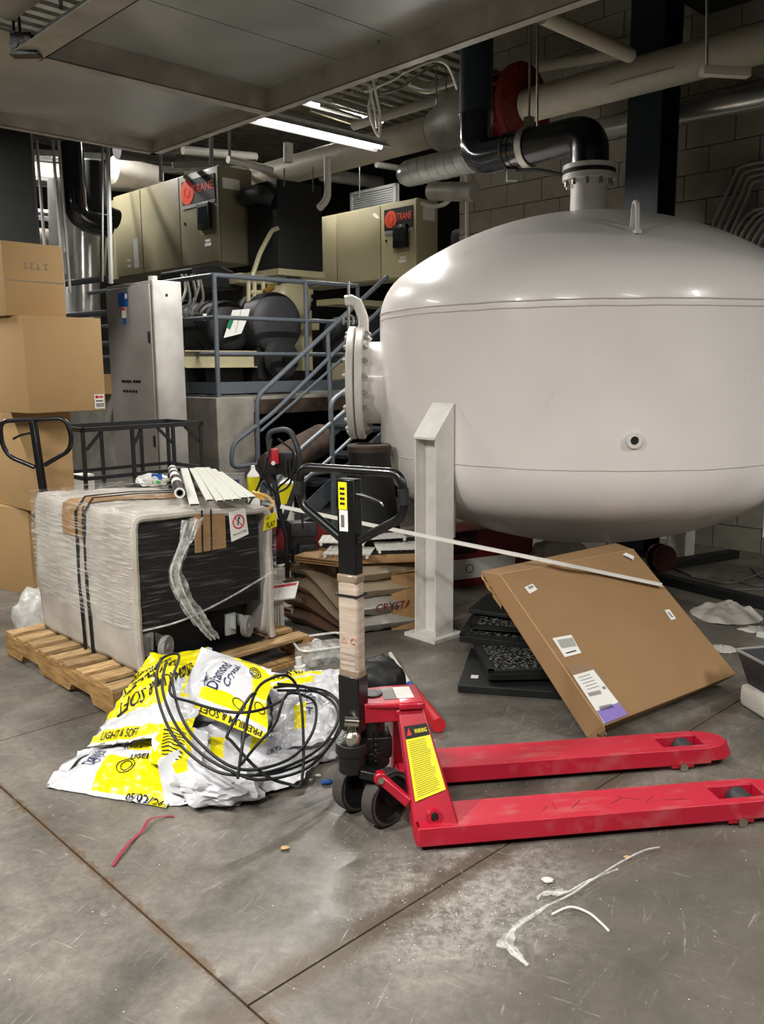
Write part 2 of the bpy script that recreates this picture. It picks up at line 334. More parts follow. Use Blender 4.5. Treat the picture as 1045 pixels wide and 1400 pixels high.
MT = dict(
    floor=floor_mat(),
    joint=mat('rusty_joint_filler', '#4a3a2c', .95, col2='#241e19', scale=20),
    cmu=mat('painted_grey_masonry', '#a8a396', .8, var=.14, scale=14, bump=.25, bscale=90),
    mortar=mat('mortar', '#a5a196', .9, var=.1, bump=.2),
    dark=mat('near_black_paint', '#17191b', .7, var=.3),
    ceil=mat('dark_ceiling_paint', '#3c3f41', .7, var=.2),
    backwall=mat('dim_block_paint', '#4b4a46', .85, var=.2, scale=3),
    tank=mat('white_tank_enamel', '#ebe6e3', .30, var=.05, scale=3.0, coat=.18, rvar=.07, bump=.03, bscale=5),
    weld=mat('painted_weld_bead', '#c9c3be', .4, var=.12, scale=40, bump=.4, bscale=60),
    tankwhite=mat('off_white_steel_paint', '#e4e1da', .45, var=.12, scale=12, bump=.05),
    boltp=mat('painted_bolt', '#b4b2aa', .4, metal=.2, var=.3),
    bolt=mat('zinc_bolt', '#a9a9a3', .35, metal=.8, var=.2),
    red=mat('worn_red_enamel', '#bb1030', .38, var=.12, scale=7, col2='#a00d27', coat=.25, bump=.03),
    redscuff=mat('scuffed_red_enamel', '#b91732', .45, col2='#b84a50', scale=9, stretch=(1, 3, 1), lo=.30, hi=.46, coat=.1, detail=8),
    blackp=mat('black_powder_coat', '#0e0f11', .32, var=.2, coat=.2),
    cartblk=mat('dark_grey_cart_paint', '#232528', .45, var=.15),
    blackm=mat('matte_black', '#161719', .75, var=.25),
    grease=mat('greasy_black_casting', '#121212', .38, var=.3, bump=.25, bscale=40),
    tyre=mat('worn_wheel_tread', '#4a4340', .7, var=.3, scale=20, bump=.2),
    nylon=mat('dark_roller', '#37383b', .5, var=.2),
    chrome=mat('plated_steel', '#c9c6b8', .22, metal=1, var=.1),
    yellow=mat('yellow_print', '#f0e218', .45, var=.05),
    white=mat('white_print', '#ecebe6', .5, var=.04),
    black=mat('black_print', '#0b0b0b', .7, var=0),
    navy=mat('navy_print', '#1d2350', .45, var=0),
    grey=mat('grey_print', '#8b8b88', .6, var=0),
    purple=mat('purple_print', '#8d78c4', .5, var=.05),
    orange=mat('orange_red_badge', '#f0441c', .4, var=0),
    bagw=mat('white_plastic_sack', '#cccdd2', .26, var=.05, scale=4, bump=.35, bscale=14),
    bagy=mat('yellow_plastic_sack', '#e6d90c', .28, var=.08, scale=4, bump=.35, bscale=14),
    baggrey=mat('silver_sack_inside', '#8a8b90', .35, var=.3, bump=.4, bscale=14),
    card=mat('brown_cardboard', '#977650', .8, var=.10, scale=3, bump=.05, bscale=120),
    card2=mat('tan_cardboard', '#bb9868', .8, var=.08, scale=2.5, bump=.04, bscale=120),
    cardedge=mat('light_cardboard_edge', '#c9a273', .85, var=.15, scale=20),
    kraft=mat('kraft_paper', '#a58055', .75, var=.15, scale=8, bump=.1),
    wood=wood_mat(),
    wood2=mat('pallet_stringer_pine', '#b9935c', .78, scale=4, stretch=(14, 2, 14), col2='#8b6739', bump=.3, bscale=30),
    steelcab=mat('brushed_stainless', '#bfbcb8', .38, metal=.5, var=.2, scale=6, bump=.04, bscale=20, rvar=.1),
    concrete=mat('raw_cast_concrete', '#98948b', .85, col2='#77736b', scale=4, bump=.3, bscale=25),
    rail=mat('blue_grey_rail_paint', '#575e66', .42, var=.12, scale=12),
    darkrail=mat('dark_charcoal_rail_paint', '#34383d', .5, var=.15),
    rust=mat('rusty_beam', '#4c382a', .85, col2='#241d18', scale=8),
    beige=mat('beige_machine_enamel', '#7d775f', .42, var=.08, scale=3, coat=.1),
    beigel=mat('light_beige_enamel', '#b5ad8c', .42, var=.07, scale=3, coat=.1),
    foam=mat('black_foam_insulation', '#1d1e20', .6, var=.3, scale=8, bump=.2, bscale=30),
    foam2=mat('dark_grey_jacket', '#303135', .55, var=.2, scale=8, bump=.2, bscale=20),
    pipe=mat('cream_pipe_jacket', '#c6c0ad', .5, var=.1, scale=12, bump=.1),
    galv=mat('galvanised_sheet', '#b9bcba', .34, metal=.45, var=.25, scale=3, rvar=.1, bump=.03, bscale=8),
    galvd=mat('galvanised_frame', '#b8b5ac', .45, metal=.25, var=.35, scale=6, bump=.08, bscale=30),
    jacket=mat('bright_aluminium_jacket', '#cfcfca', .24, metal=.6, var=.1, bump=.15, bscale=14),
    teal=mat('dark_green_column_paint', '#1d2b2e', .5, var=.15),
    glossblk=mat('glossy_black_pipe', '#25272b', .16, var=.2, coat=.8),
    redv=mat('dark_red_valve_paint', '#7a1a1c', .5, var=.2),
    pvc=mat('white_pvc', '#dddbd4', .4, var=.06),
    tube=mat('lit_fluorescent_tube', '#ffffff', .5, var=0, emit=('#fdfbff', 9.0)),
    refl=mat('white_reflector', '#d8d8d4', .45, var=.05),
    film=film_mat('stretch_film', lo=.02, hi=.85, scale=3.2, stretch=(2, 2, 34), rot=(.22, .12, .1), p0=.5, p1=.78),
    filmv=film_mat('stretch_film_clear', lo=.012, hi=.30, scale=3, stretch=(1.5, 1, 40), rot=(0, .12, .1), p0=.55, p1=.85),
    filmc=film_mat('crumpled_clear_plastic', lo=.12, hi=.6, scale=22, stretch=(1, 1, 1), rough=.12),
    filmb=film_mat('soft_plastic_bag', lo=.35, hi=.8, scale=14, stretch=(1, 1, 1), rough=.25),
    padw=mat('quilted_white_pad', '#c9c4ba', .6, col2='#a9a097', scale=3, bump=.3, bscale=18),
    screen=mat('dark_screen', '#1a1f24', .2, var=0),
    rubber=mat('black_rubber', '#131416', .55, var=.2),
    mesh_=mat('black_fibre_painted_glints', '#8f908f', .28, col2='#0c0c0c', scale=70, lo=.50, hi=.64, bump=1.0, bscale=90),  # pale specks put glints into the colour of the black fibre
    matblk=mat('black_mat_frame', '#131716', .6, var=.2),
    brownbag=mat('tan_poly_sack', '#9b8a72', .35, var=.12, scale=6, bump=.3, bscale=18),
    brownbag2=mat('brown_printed_sack', '#6d5340', .35, var=.15, scale=6, bump=.3, bscale=18),
    clearbag=mat('grey_clear_sack', '#97928a', .28, var=.2, scale=8, bump=.4, bscale=18),
    cloth=mat('off_white_cloth', '#cfcbc3', .85, var=.12, scale=10, bump=.2),
    yellowp=mat('yellow_plastic', '#d9a51d', .45, var=.1),
    redp=mat('bright_red_plastic', '#c4232b', .4, var=.1),
    green=mat('green_print', '#1f7a55', .5, var=0),
    blue=mat('blue_print', '#1f57a8', .5, var=.05),
    pinkstrap=mat('dull_red_strap', '#9c3044', .4, var=.2),
)
M_ = MT
random.seed(4)
# ================================================================ SETTING
def slab(name, a0, a1, b0, b1, parent):
    return MB().bb((a0, b0, -.06), (a1, b1, 0)).build(name, M_['floor'], parent, 'ab', smooth=0)
base = MB().bb((-5, -5, -.10), (14, 16, -.012)).build('floor', M_['joint'], None, 'ab', smooth=0); base['kind'] = 'structure'
g = .0035
aa = [-5, 1.05, 14]; bb_ = [-5, 1.57, 3.54, 16]
for i in range(2):
    for j in range(3):
        if i == 0 and j == 0:
            slab('concrete_slab', aa[i], aa[i + 1] - g, bb_[0], bb_[2], base)       # this slab runs on past the middle joint
        elif i == 0 and j == 1: continue
        else: slab('concrete_slab', aa[i] + g, aa[i + 1] - g, bb_[j] + g, bb_[j + 1] - g, base)
# block wall behind the tank
WA = 7.0
wr = MB().bb((WA + .02, -5, 0), (WA + .25, 6.04, 5.0)).build('wall_right', M_['mortar'], None, 'ab', smooth=0); wr['kind'] = 'structure'
blk = MB().box((0, 0, 0), (.07, .398, .196), bev=.004).build('block', M_['cmu'], None, smooth=0)
bme = blk.data; bpy.data.objects.remove(blk)
low = MB()
for row in range(24):
    z = .1 + row * .2032
    off = .2 if row % 2 else 0.0
    for k in range(27):
        b = 6.04 - .2 - off - k * .406
        if b < -5: break
        if z > 2.3 and -0.9 < b:
            o = bpy.data.objects.new('block', bme); COL.objects.link(o); o.parent = wr
            o.location = AB(WA + .0, b, z) + AB(0, 0, 0); o.rotation_euler = (0, 0, TH)
            if off and k == 0:
                h = MB().bb((WA - .035, 5.85, z - .098), (WA + .035, 6.04, z + .098)).build('block', M_['cmu'], wr, 'ab', smooth=0)
        elif -2.5 < b: low.bb((WA - .034, b - .199, z - .098), (WA + .034, b + .199, z + .098))
low.build('block_courses', M_['cmu'], wr, 'ab', smooth=0, kind='stuff')
for nm, a0, b0, a1, b1 in (('wall_back', -5, 14, 14, 14.2), ('wall_left', -5.2, -5, -5, 14), ('wall_front', -5, -5.2, 14, -5), ('wall_far_right', 13.8, 5.8, 14, 14), ('wall_return', 7.25, 5.84, 13.8, 6.04)):
    MB().bb((a0, b0, 0), (a1, b1, 5.0)).build(nm, M_['backwall'], None, 'ab', smooth=0)['kind'] = 'structure'
# ribbed steel ceiling
cl = MB()
CB = 3.0
def rib(u, v): return None
cl.bb((-5, -5, 5.0), (14, 14, 5.1)).build('ceiling', M_['ceil'], None, 'ab', smooth=0)['kind'] = 'structure'
rb = MB()
for k in range(58):
    b = 2.2 + k * .2
    rb.bb((2.5, b, 4.94), (9.5, b + .1, 5.0))
o = rb.build('deck_rib', M_['galvd'], bpy.data.objects['ceiling'], 'ab', smooth=0, kind='stuff')
# dark duct under the ceiling, upper right
MB().bb((4.7, -3, 4.15), (6.75, 3.4, 4.95)).build('trim_1', M_['dark'], None, 'ab', smooth=0)['kind'] = 'structure'
bpy.data.objects['trim_1']['label'] = 'dark overhead duct casing at upper right'

# ---- concrete deck with its edge band
DA, DB, DZ = 4.19, 6.38, 1.27
dk = thing('concrete_deck', 'raised concrete equipment deck with blue-grey edge band behind the stairs', 'platform', AB(DA, DB, 0), TH)
MB().bb((DA, DB, 0), (4.58, 13.9, DZ)).build('concrete_pier', M_['concrete'], dk, 'ab', bev=.01)
MB().bb((4.58, DB + .02, DZ - .14), (13.7, 13.9, DZ)).build('deck_top', M_['concrete'], dk, 'ab')
MB().bb((4.6, DB + .01, DZ - .16), (8.5, DB + .06, DZ - .03)).build('rusty_beam', M_['rust'], dk, 'ab')
MB().bb((DA + .03, DB + .03, DZ), (DA + .04, 12, DZ + .015)).bb((DA + .05, DB + .05, DZ + .03), (9, DB + .06, DZ + .13)).bb((DA + .05, DB + .05, DZ + .03), (DA + .06, 12, DZ + .13)).build('edge_band', M_['rail'], dk, 'ab')
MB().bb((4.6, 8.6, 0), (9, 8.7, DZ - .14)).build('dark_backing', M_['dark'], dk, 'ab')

# ================================================================ TANK
TX, TY, TR, TZ1, TZ2 = 1.324, 5.72, 1.327, 1.813, .984
tk = thing('pressure_tank', 'huge white round steel tank on legs behind the leaning cardboard box', 'tank', (TX, TY, 0))
def head(R, h, kr, n=22):                    # dished end: crown plus knuckle, profile from edge to apex as (r, height)
    lo, hi_ = R * .8, R * 6
    for _ in range(60):
        L = (lo + hi_) / 2
        hh = L - math.sqrt(max((L - kr) ** 2 - (R - kr) ** 2, 0))
        if hh > h: lo = L
        else: hi_ = L
    ang = math.asin((R - kr) / (L - kr)); out = []
    for i in range(10):
        t = (PI / 2 - ang) * i / 9
        out.append((R - kr + kr * math.cos(t), kr * math.sin(t)))
    for i in range(1, n):
        t = ang * (1 - i / (n - 1)); out.append((L * math.sin(t), h - L + L * math.cos(t)))
    return out
hp = head(TR, .655, .34); hb = head(TR, .60, .34)
prof = [(r, TZ2 - h) for r, h in hb][::-1] + [(TR, TZ2 + (TZ1 - TZ2) * i / 4) for i in range(1, 4)] + [(r, TZ1 + h) for r, h in hp]
MB().lathe([(max(r, 0.0), h) for r, h in prof], seg=128).build('shell', M_['tank'], tk, smooth=50)
for z in (TZ1, TZ1 + .035, TZ2):
    wd = MB(); pts = [V(((TR - .001) * math.cos(t), (TR - .001) * math.sin(t), z + .003 * noise.noise(V((math.cos(t) * 9, math.sin(t) * 9, z))))) for t in [2 * PI * i / 160 for i in range(160)]]
    wd.tube(pts, .0042, seg=6, closed=True).build('weld_seam', M_['weld'], tk)
# legs: wide-flange posts standing on plates
def leg(ang, rr=TR + .10):
    M = Matrix.Rotation(ang, 4, 'Z')         # local +x points away from the tank axis
    P = lambda x, y, z: M @ V((rr + x, y, z))
    m = MB(); w_, d0, d1, t = .077, -.072, .072, .009
    top, cut = 1.31, 1.14
    zc = lambda x: cut + (top - cut) * (d1 - x) / (d1 - d0)
    def plate(x0, x1, y0, y1, z0, za, zb):   # za, zb: top height at x0 and x1
        m.hexa([P(x0, y0, z0), P(x1, y0, z0), P(x1, y1, z0), P(x0, y1, z0), P(x0, y0, za), P(x1, y0, zb), P(x1, y1, zb), P(x0, y1, za)])
    for s_ in (-1, 1): plate(d0, d1, s_ * w_ - t / 2, s_ * w_ + t / 2, .02, zc(d0), zc(d1))
    plate(-.02, -.008, -w_, w_, .02, zc(-.02), zc(-.008))
    plate(-.17, d0, -.006, .006, .55, 1.31, 1.31)
    m.hexa([P(d0, -.082, zc(d0)), P(.082, -.082, zc(.082)), P(.082, .082, zc(.082)), P(d0, .082, zc(d0)), P(d0, -.082, zc(d0) + .012), P(.082, -.082, zc(.082) + .012), P(.082, .082, zc(.082) + .012), P(d0, .082, zc(d0) + .012)])
    o = m.build('leg', M_['tankwhite'], tk)
    MB().hexa([P(x, y, z) for z in (0, .02) for x, y in ((-.12, -.12), (.12, -.12), (.12, .12), (-.12, .12))]).build('foot_plate', M_['tankwhite'], o)
    return o
L0 = Z(618, 861, 0); LR = TR + .08; a0 = math.atan2(L0.y - TY, L0.x - TX)
for k in range(4): leg(a0 + k * PI / 2, LR)
# manway on the left side
ma = PI - math.radians(3)
md = V((math.cos(ma), math.sin(ma), 0)); mt = V((-md.y, md.x, 0)); mz = 1.415
o_ = md * (TR - .06) + V((0, 0, mz))
mw = MB().cyl(o_, o_ + md * .20, .268, seg=40).build('manway_neck', M_['tank'], tk)
MB().lathe([(.0, .16), (.268, .16), (.362, .16), (.37, .168), (.37, .205), (.362, .21), (0, .21)], o_, md, 48).build('flange_ring', M_['tankwhite'], mw)
cv = MB().lathe([(0, .218), (.362, .218), (.37, .224), (.37, .258), (.362, .264), (0, .264)], o_, md, 48).build('manway_cover', M_['tankwhite'], tk)
bt = None
for k in range(20):
    t = 2 * PI * (k + .5) / 20; c = o_ + (mt * math.cos(t) + V((0, 0, 1)) * math.sin(t)) * .325
    MB().cyl(c + md * .135, c + md * .159, .017, seg=6).cyl(c + md * .125, c + md * .285, .008, seg=8).cyl(c + md * .265, c + md * .280, .017, seg=6).build('bolt', M_['boltp'], cv, smooth=0)
dv = fillet([o_ + md * .175 + V((0, 0, .26)) - mt * .02, o_ + md * .175 + V((0, 0, .56)), o_ + md * .27 + V((0, 0, .60))], .09)
da = MB().tube([o_ + md * .17 + V((0, 0, .30)), o_ + md * .17 + V((0, 0, .42)), o_ + md * .185 + V((0, 0, .46)), o_ + md * .21 + V((0, 0, .52)), o_ + md * .25 + V((0, 0, .54)), o_ + md * .29 + V((0, 0, .535))], .034, seg=14).build('davit_arm', M_['tankwhite'], tk)
MB().cyl(o_ + md * .27 + V((0, 0, .36)), o_ + md * .265 + V((0, 0, .66)), .009, seg=8).tube(fillet([o_ + md * .24 + V((0, 0, .38)), o_ + md * .235 + V((0, 0, .44)), o_ + md * .30 + V((0, 0, .44)), o_ + md * .30 + V((0, 0, .38))], .03), .008).build('hanger_rod', M_['bolt'], da)
# top nozzle with flange
apex = TZ1 + .655
nz = MB().cyl((0, 0, apex - .08), (0, 0, apex + .21), .112, seg=32).build('top_nozzle', M_['tankwhite'], tk)
MB().cyl((0, 0, apex + .20), (0, 0, apex + .235), .165, seg=40).build('flange_ring', M_['tankwhite'], nz)
for k in range(10):
    t = 2 * PI * k / 10; MB().cyl((.14 * math.cos(t), .14 * math.sin(t), apex + .165), (.14 * math.cos(t), .14 * math.sin(t), apex + .285), .013, seg=6).build('bolt', M_['bolt'], nz, smooth=0)
# lifting lugs
def surf_z(x, y):
    r = math.hypot(x, y)
    for (r0, h0), (r1, h1) in zip(hp, hp[1:]):
        if r1 <= r <= r0: return TZ1 + h0 + (h1 - h0) * (r0 - r) / max(r0 - r1, 1e-6)
    return TZ1
for ang, in ((math.radians(-88.5),), (math.radians(92),)):
    lx, ly = .97 * math.cos(ang), .97 * math.sin(ang); z = surf_z(lx, ly)
    t = V((-math.cos(ang), -math.sin(ang), 0)); base_ = V((lx, ly, z - .015))
    MB().tube(fillet([base_ - t * .05, base_ - t * .03 + V((0, 0, .15)), base_ + t * .03 + V((0, 0, .165)), base_ + t * .05 + V((0, 0, .02))], .05), .012, seg=10).bar(base_ - t * .07, base_ + t * .07, .03, .02).build('lifting_lug', M_['tankwhite'], tk)
# coupling in the side and drain below
hc = V((1.286, 4.395, 1.141)) - V((TX, TY, 0)); hd_ = V((hc.x, hc.y, 0)).normalized()
cp = MB().lathe([(.022, -.02), (.022, .022), (.040, .022), (.044, .012), (.044, -.02)], hc, hd_, 20).build('side_coupling', M_['tankwhite'], tk)
MB().cyl(hc - hd_ * .01, hc + hd_ * .012, .021, seg=14).build('plug', M_['blackm'], cp)
dp = Y(833, 735, 5.35) - V((TX, TY, 0))
MB().cyl(dp + V((0, 0, .12)), V((dp.x, dp.y, .2)), .022, seg=12).cyl(dp + V((0, 0, .06)), dp + V((0, 0, -.02)), .034, seg=12).build('drain_pipe', M_['tankwhite'], tk)

# ================================================================ PALLET JACK (red)
pj = thing('pallet_jack', 'red pallet jack with black handle in front of the plastic sacks', 'pallet jack', (.106, 2.511, 0), math.radians(8))
def fork():
    m = MB(); W, L, zt, zb = .16, 1.32, .085, .022
    t = .006
    m.bb((0, 0, zt - t), (1.03, W, zt)); m.bb((1.03, 0, zt - t), (1.2, .034, zt)); m.bb((1.03, W - .034, zt - t), (1.2, W, zt))
    m.bb((1.03, .05, zt - .03), (1.045, W - .03, zt - .012))
    for y0 in (0, W - t): m.bb((0, y0, zb), (1.21, y0 + t, zt - .0005))
    for y0 in (.034, W - .04): m.bb((1.03, y0, zb), (1.2, y0 + t, zt - .002))
    out = [(1.2, 0), (1.27, .008), (1.30, .03), (1.32, .055), (1.32, W - .055), (1.30, W - .03), (1.27, W - .008), (1.2, W)]
    lo = [m.bm.verts.new((x - .0, y, .03)) for x, y in out]; hi = [m.bm.verts.new((x - (.022 if x > 1.26 else 0), .08 + (y - .08) * (.9 if x > 1.26 else 1), zt)) for x, y in out]
    m.bm.faces.new(hi); m.bm.faces.new(lo[::-1])
    for i in range(len(out)): j = (i + 1) % len(out); m.bm.faces.new((lo[i], lo[j], hi[j], hi[i]))
    m.bb((0, .01, zb), (.01, W - .01, zt))
    return m
f1 = fork().build('fork', M_['redscuff'], pj, bev=.003)
f2 = f1.copy(); COL.objects.link(f2); f2.parent = pj; f2.location = (0, .405, 0)
for y in (0, .405):
    f = f1 if y == 0 else f2
    MB().cyl((1.14, .045, .041), (1.14, .115, .041), .040, seg=28).build('load_roller', M_['nylon'], f)
    for yy in (-.012, .172): MB().cyl((1.095, yy, .018), (1.095, .002 if yy < 0 else .158, .018), .016, seg=12).build('roller_bolt', M_['chrome'], f)
    for yy in (.001, .154): MB().bb((1.05, yy, .012), (1.14, yy + .005, .03)).build('roller_bracket', M_['red'], f)
# scratched marks on the near fork
scm = MB()
for k, (x, y, dx, dy) in enumerate([(.42, .05, .03, .03), (.47, .05, .0, .04), (.52, .05, .05, .05), (.7, .1, .07, -.03), (.78, .05, .04, .04), (.84, .06, .08, -.01), (.66, .06, .05, .03)]):
    scm.bar((x, y, .0852), (x + dx, y + dy, .0852), .002, .0008)
scm.build('scratch', M_['rust'], f1)
# heel uprights leaning in to the top plate
def upright(sy):
    y = lambda v: v if sy > 0 else .565 - v
    b0, b1 = (.0, .02), (.0, .02)
    m = MB(); P = [(-.005, y(.012), .02), (.135, y(.012), .082), (.135, y(.07), .082), (-.005, y(.07), .02), (-.03, y(.215), .40), (.058, y(.215), .40), (.058, y(.262), .40), (-.03, y(.262), .40)]
    m.hexa(P if sy > 0 else P); return m
u1 = upright(1).build('heel_frame', M_['red'], pj, bev=.006)
u2 = upright(-1).build('heel_frame', M_['red'], pj, bev=.006)
def ongrd(s, t, e=.0035):                    # s across 0..1, t up 0..1 on the near upright's face
    p0 = V((-.005 + .14 * s, .012, .02 + .062 * s)); p1 = V((-.03 + .088 * s, .215, .40))
    n = V((0, -.38, .203)).normalized() if False else V((0, -.88, .47)); return p0.lerp(p1, t) + V((0, n.y * e, n.z * e))
def patch(mb, s0, s1, t0, t1, mi, e): mb.grid(lambda u, v: ongrd(s0 + (s1 - s0) * u, t0 + (t1 - t0) * v, e), 2, 4, lambda u, v: mi)
wl = MB(); patch(wl, .13, .93, .30, .86, 0, .003); patch(wl, .13, .93, .76, .86, 1, .0036)
text_on(wl, 'WARNING', lambda x, y: ongrd(.66 + x * .42, .81 + y * .035, .0042), 0)
for k in range(27):
    tt = .74 - k * .0158
    s1 = .22 + random.uniform(.5, .62)
    patch(wl, .20, s1, tt - .005, tt, 2, .0041)
wl.build('warning_label', [M_['yellow'], M_['black'], mat('olive_fine_print', '#8f8a1c', .6, var=0)], u1, smooth=0)
tw = MB(); tv = [tw.bm.verts.new(ongrd(s, t, .0046)) for s, t in ((.18, .785), (.36, .785), (.27, .845))]; tw.bm.faces.new(tv)
tw.build('warning_triangle', M_['redp'], u1, smooth=0)
bs_ = ongrd(.52, .15); MB().lathe([(.013, .0), (.013, .03), (.024, .03), (.026, .02), (.026, -.01)], bs_ - V((0, -.02, .01)), (0, -.97, .2), 20).build('pivot_boss', M_['red'], u1)
MB().cyl(bs_, bs_ + V((0, -.008, 0)), .013).build('boss_hole', M_['blackm'], u1)
# top plate and tongue to the pump
tp = MB()
tp.bb((-.03, .195, .398), (.062, .37, .425), bev=.01)
tp.prism([(-.17, .215), (-.06, .20), (-.02, .20), (-.02, .365), (-.06, .365), (-.17, .35)], .016, Matrix.Translation((0, 0, .408)))
tp.bb((-.17, .212, .355), (-.02, .222, .41)); tp.bb((-.17, .343, .355), (-.02, .353, .41)); tp.bb((-.04, .205, .375), (.056, .36, .40), bev=.008)
tpo = tp.build('top_bridge', M_['red'], pj, bev=.004)
lb = MB().bb((-.07, .24, .4248), (-.03, .345, .4258)).build('grey_rating_plate', M_['grey'], tpo)
MB().bb((-.028, .24, .4258), (.03, .34, .4266)).build('white_sticker', M_['white'], tpo)
# hydraulic unit, steer axle and wheels
PX, PY = -.135, .275
hy = MB()
hy.cyl((PX + .02, PY, .20), (PX + .02, PY, .40), .05, seg=24).cyl((PX + .02, PY, .19), (PX + .02, PY, .25), .066, seg=24).cyl((PX + .03, PY + .02, .37), (PX + .03, PY + .02, .43), .035, seg=20)
hy.bb((PX - .04, PY - .055, .22), (PX + .09, PY + .055, .30), bev=.015)
hy.cyl((PX - .05, PY - .07, .20), (PX - .05, PY - .07, .29), .046, seg=24).cyl((PX - .05, PY - .07, .265), (PX - .05, PY - .07, .302), .055, seg=24)
hy.bb((PX - .02, PY - .04, .15), (PX + .06, PY + .04, .24), bev=.012)
for k in range(5): hy.cyl((PX + .03, PY - .058, .22 + k * .02), (PX + .03, PY - .072, .22 + k * .02), .008, seg=8)
hy.build('hydraulic_pump', M_['grease'], pj, bev=.002)
MB().lathe([(0, .300), (.026, .300), (.030, .308), (.030, .33), (.022, .338), (.016, .345), (.012, .375), (0, .375)], (PX - .05, PY - .085, 0), (0, 0, 1), 24).cyl((PX - .075, PY - .085, .378), (PX - .03, PY - .085, .372), .017, seg=14).build('pump_piston', M_['chrome'], pj)
ax = V((.707, -.707, 0)); Mr = Matrix.Rotation(-math.radians(8), 3, 'Z'); ax = Mr @ ax
wc = V((PX + .02, PY - .015, .095))
MB().cyl(wc - ax * .10, wc + ax * .10, .014).bb((wc.x - .03, wc.y - .03, .09), (wc.x + .03, wc.y + .03, .18), bev=.01).build('steer_axle', M_['grease'], pj)
for sgn in (-1, 1):
    c = wc + ax * sgn * .072
    ww = MB().lathe([(.062, -.026), (.078, -.026), (.092, -.026), (.095, -.021), (.095, .021), (.092, .026), (.078, .026), (.070, .012), (.025, .006), (.025, .024), (0, .024)], c, ax, 40)
    ww.lathe([(.062, -.026), (.062, -.01), (0, -.01)], c, ax, 40)
    wo = ww.build('steer_wheel', M_['grease'], pj)
    MB().lathe([(.0875, -.0255), (.095, -.0225), (.0962, 0), (.095, .0225), (.0875, .0265), (.080, .0268), (.080, -.0255)], c, ax, 40).build('tread', M_['tyre'], wo)
# red link arm
la0, la1 = V((PX + .035, PY - .13, .195)), V((-.012, .085, .13))
MB().bar(la0, la1, .022, .034).cyl(la0 + V((0, -.016, 0)), la0 + V((0, .016, 0)), .022, seg=18).build('link_arm', M_['red'], pj, bev=.005)
MB().cyl(la0 + V((0, -.024, 0)), la0 + V((0, -.015, 0)), .011, seg=12).build('link_pin', M_['chrome'], pj)
MB().bar(la0 + V((-.06, .03, .01)), la0 + V((0, .01, 0)), .04, .03).build('link_bracket', M_['grease'], pj, bev=.005)
# mast and loop handle, turned with the wheels
mb0 = Y(484, 985, 2.715); hm = rootm(pj).inverted(); mb0 = hm @ mb0
mt1 = hm @ Y(477, 650, 2.74)
hx = Mr @ V((.86, -.51, 0)); hx.normalize(); upv = (mt1 - mb0).normalized(); hy_ = upv.cross(hx)
def H(x, y, z): return mb0 + hx * x + hy_ * y + upv * z
ML = (mt1 - mb0).length
def hbox(m, x0, x1, y0, y1, z0, z1):
    m.hexa([H(x, y, z) for z in (z0, z1) for x, y in ((x0, y0), (x1, y0), (x1, y1), (x0, y1))])
ms = MB(); hbox(ms, -.034, .034, -.022, .022, 0, ML - .01); hbox(ms, -.04, .04, -.03, .03, -.03, .16)
mo = ms.build('mast', M_['blackp'], pj, bev=.004)
wr_ = MB(); hbox(wr_, -.038, .038, -.026, .026, .15, .50)
wo = wr_.build('wrapped_paper_sleeve', mat('pinkish_white_wrap', '#cdbdae', .25, col2='#a99686', scale=5, stretch=(1, 1, 9), bump=.2, bscale=25, coat=.4), mo, bev=.012)
for z0, z1 in ((.15, .185), (.468, .50)):
    q = MB(); hbox(q, -.0395, .0395, -.0275, .0275, z0, z1); q.build('tape_band', mat('brown_tape', '#8d7c68', .25, var=.2) if z0 < .2 else bpy.data.materials['brown_tape'], mo, bev=.008)
tx = MB()
for k, s in enumerate(['ATTENTION PLEASE', 'KEEP AWAY FROM HEAT', 'HANDLE WITH CARE']):
    flat_text(tx, s, H(0, -.0290, .235 - k * .018), hx, upv, .06, .007)
tri = fillet([H(-.022, -.029, .275), H(-.008, -.029, .275), H(-.015, -.029, .29)], .001, 1, True)
tx.tube([H(-.024, -.029, .272), H(-.004, -.029, .272), H(-.014, -.029, .290)], .0009, 4, True, mi=1)
tx.tube([H(.022 + .009 * math.cos(t), -.029, .281 + .009 * math.sin(t)) for t in [i * .5 for i in range(12)]], .0012, 4, mi=1)
tx.build('sleeve_print', [M_['grey'], M_['redp']], mo, smooth=0)
MB().tube([H(x, y, .43) for x, y in ((-.041, -.029), (.041, -.029), (.041, .029), (-.041, .029))], .004, 4, True).build('sleeve_band', M_['rubber'], mo)
lo_ = [H(-.03, 0, ML - .21), H(-.185, 0, ML - .11), H(-.195, 0, ML - .07), H(-.19, 0, ML + .018), H(.19, 0, ML + .018), H(.205, 0, ML - .06), H(.195, 0, ML - .12), H(.03, 0, ML - .21)]
ho = MB().tube(fillet(lo_, .055, 6), .0145, seg=14).build('loop_handle', M_['blackp'], pj)
for pq in ([H(-.195, 0, ML - .075), H(-.192, 0, ML - .03)], [H(.203, 0, ML - .08), H(.198, 0, ML - .03)]): MB().tube(pq, .0175, seg=14).build('grip_sleeve', M_['rubber'], ho)
MB().tube(smooth_path([H(.02, -.01, ML - .055), H(.07, -.012, ML - .062), H(.12, -.012, ML - .075), H(.135, -.012, ML - .088)]), .006, seg=8).build('release_lever', M_['blackp'], pj)
lb = MB(); hbox(lb, -.026, .006, -.0235, -.0225, ML - .108, ML - .02)
lb.build('yellow_warning_sticker', M_['yellow'], mo)
lb = MB(); hbox(lb, -.024, .008, -.0238, -.0225, ML - .178, ML - .11)
lb.build('white_barcode_sticker', M_['white'], mo)
lb = MB()
for k in range(7): hbox(lb, -.018 + k * .002, -.017 + k * .002, -.0245, -.024, ML - .165, ML - .125)
for k in range(4): hbox(lb, -.020, -.002, -.0242, -.0237, ML - .045 - k * .016, ML - .037 - k * .016)
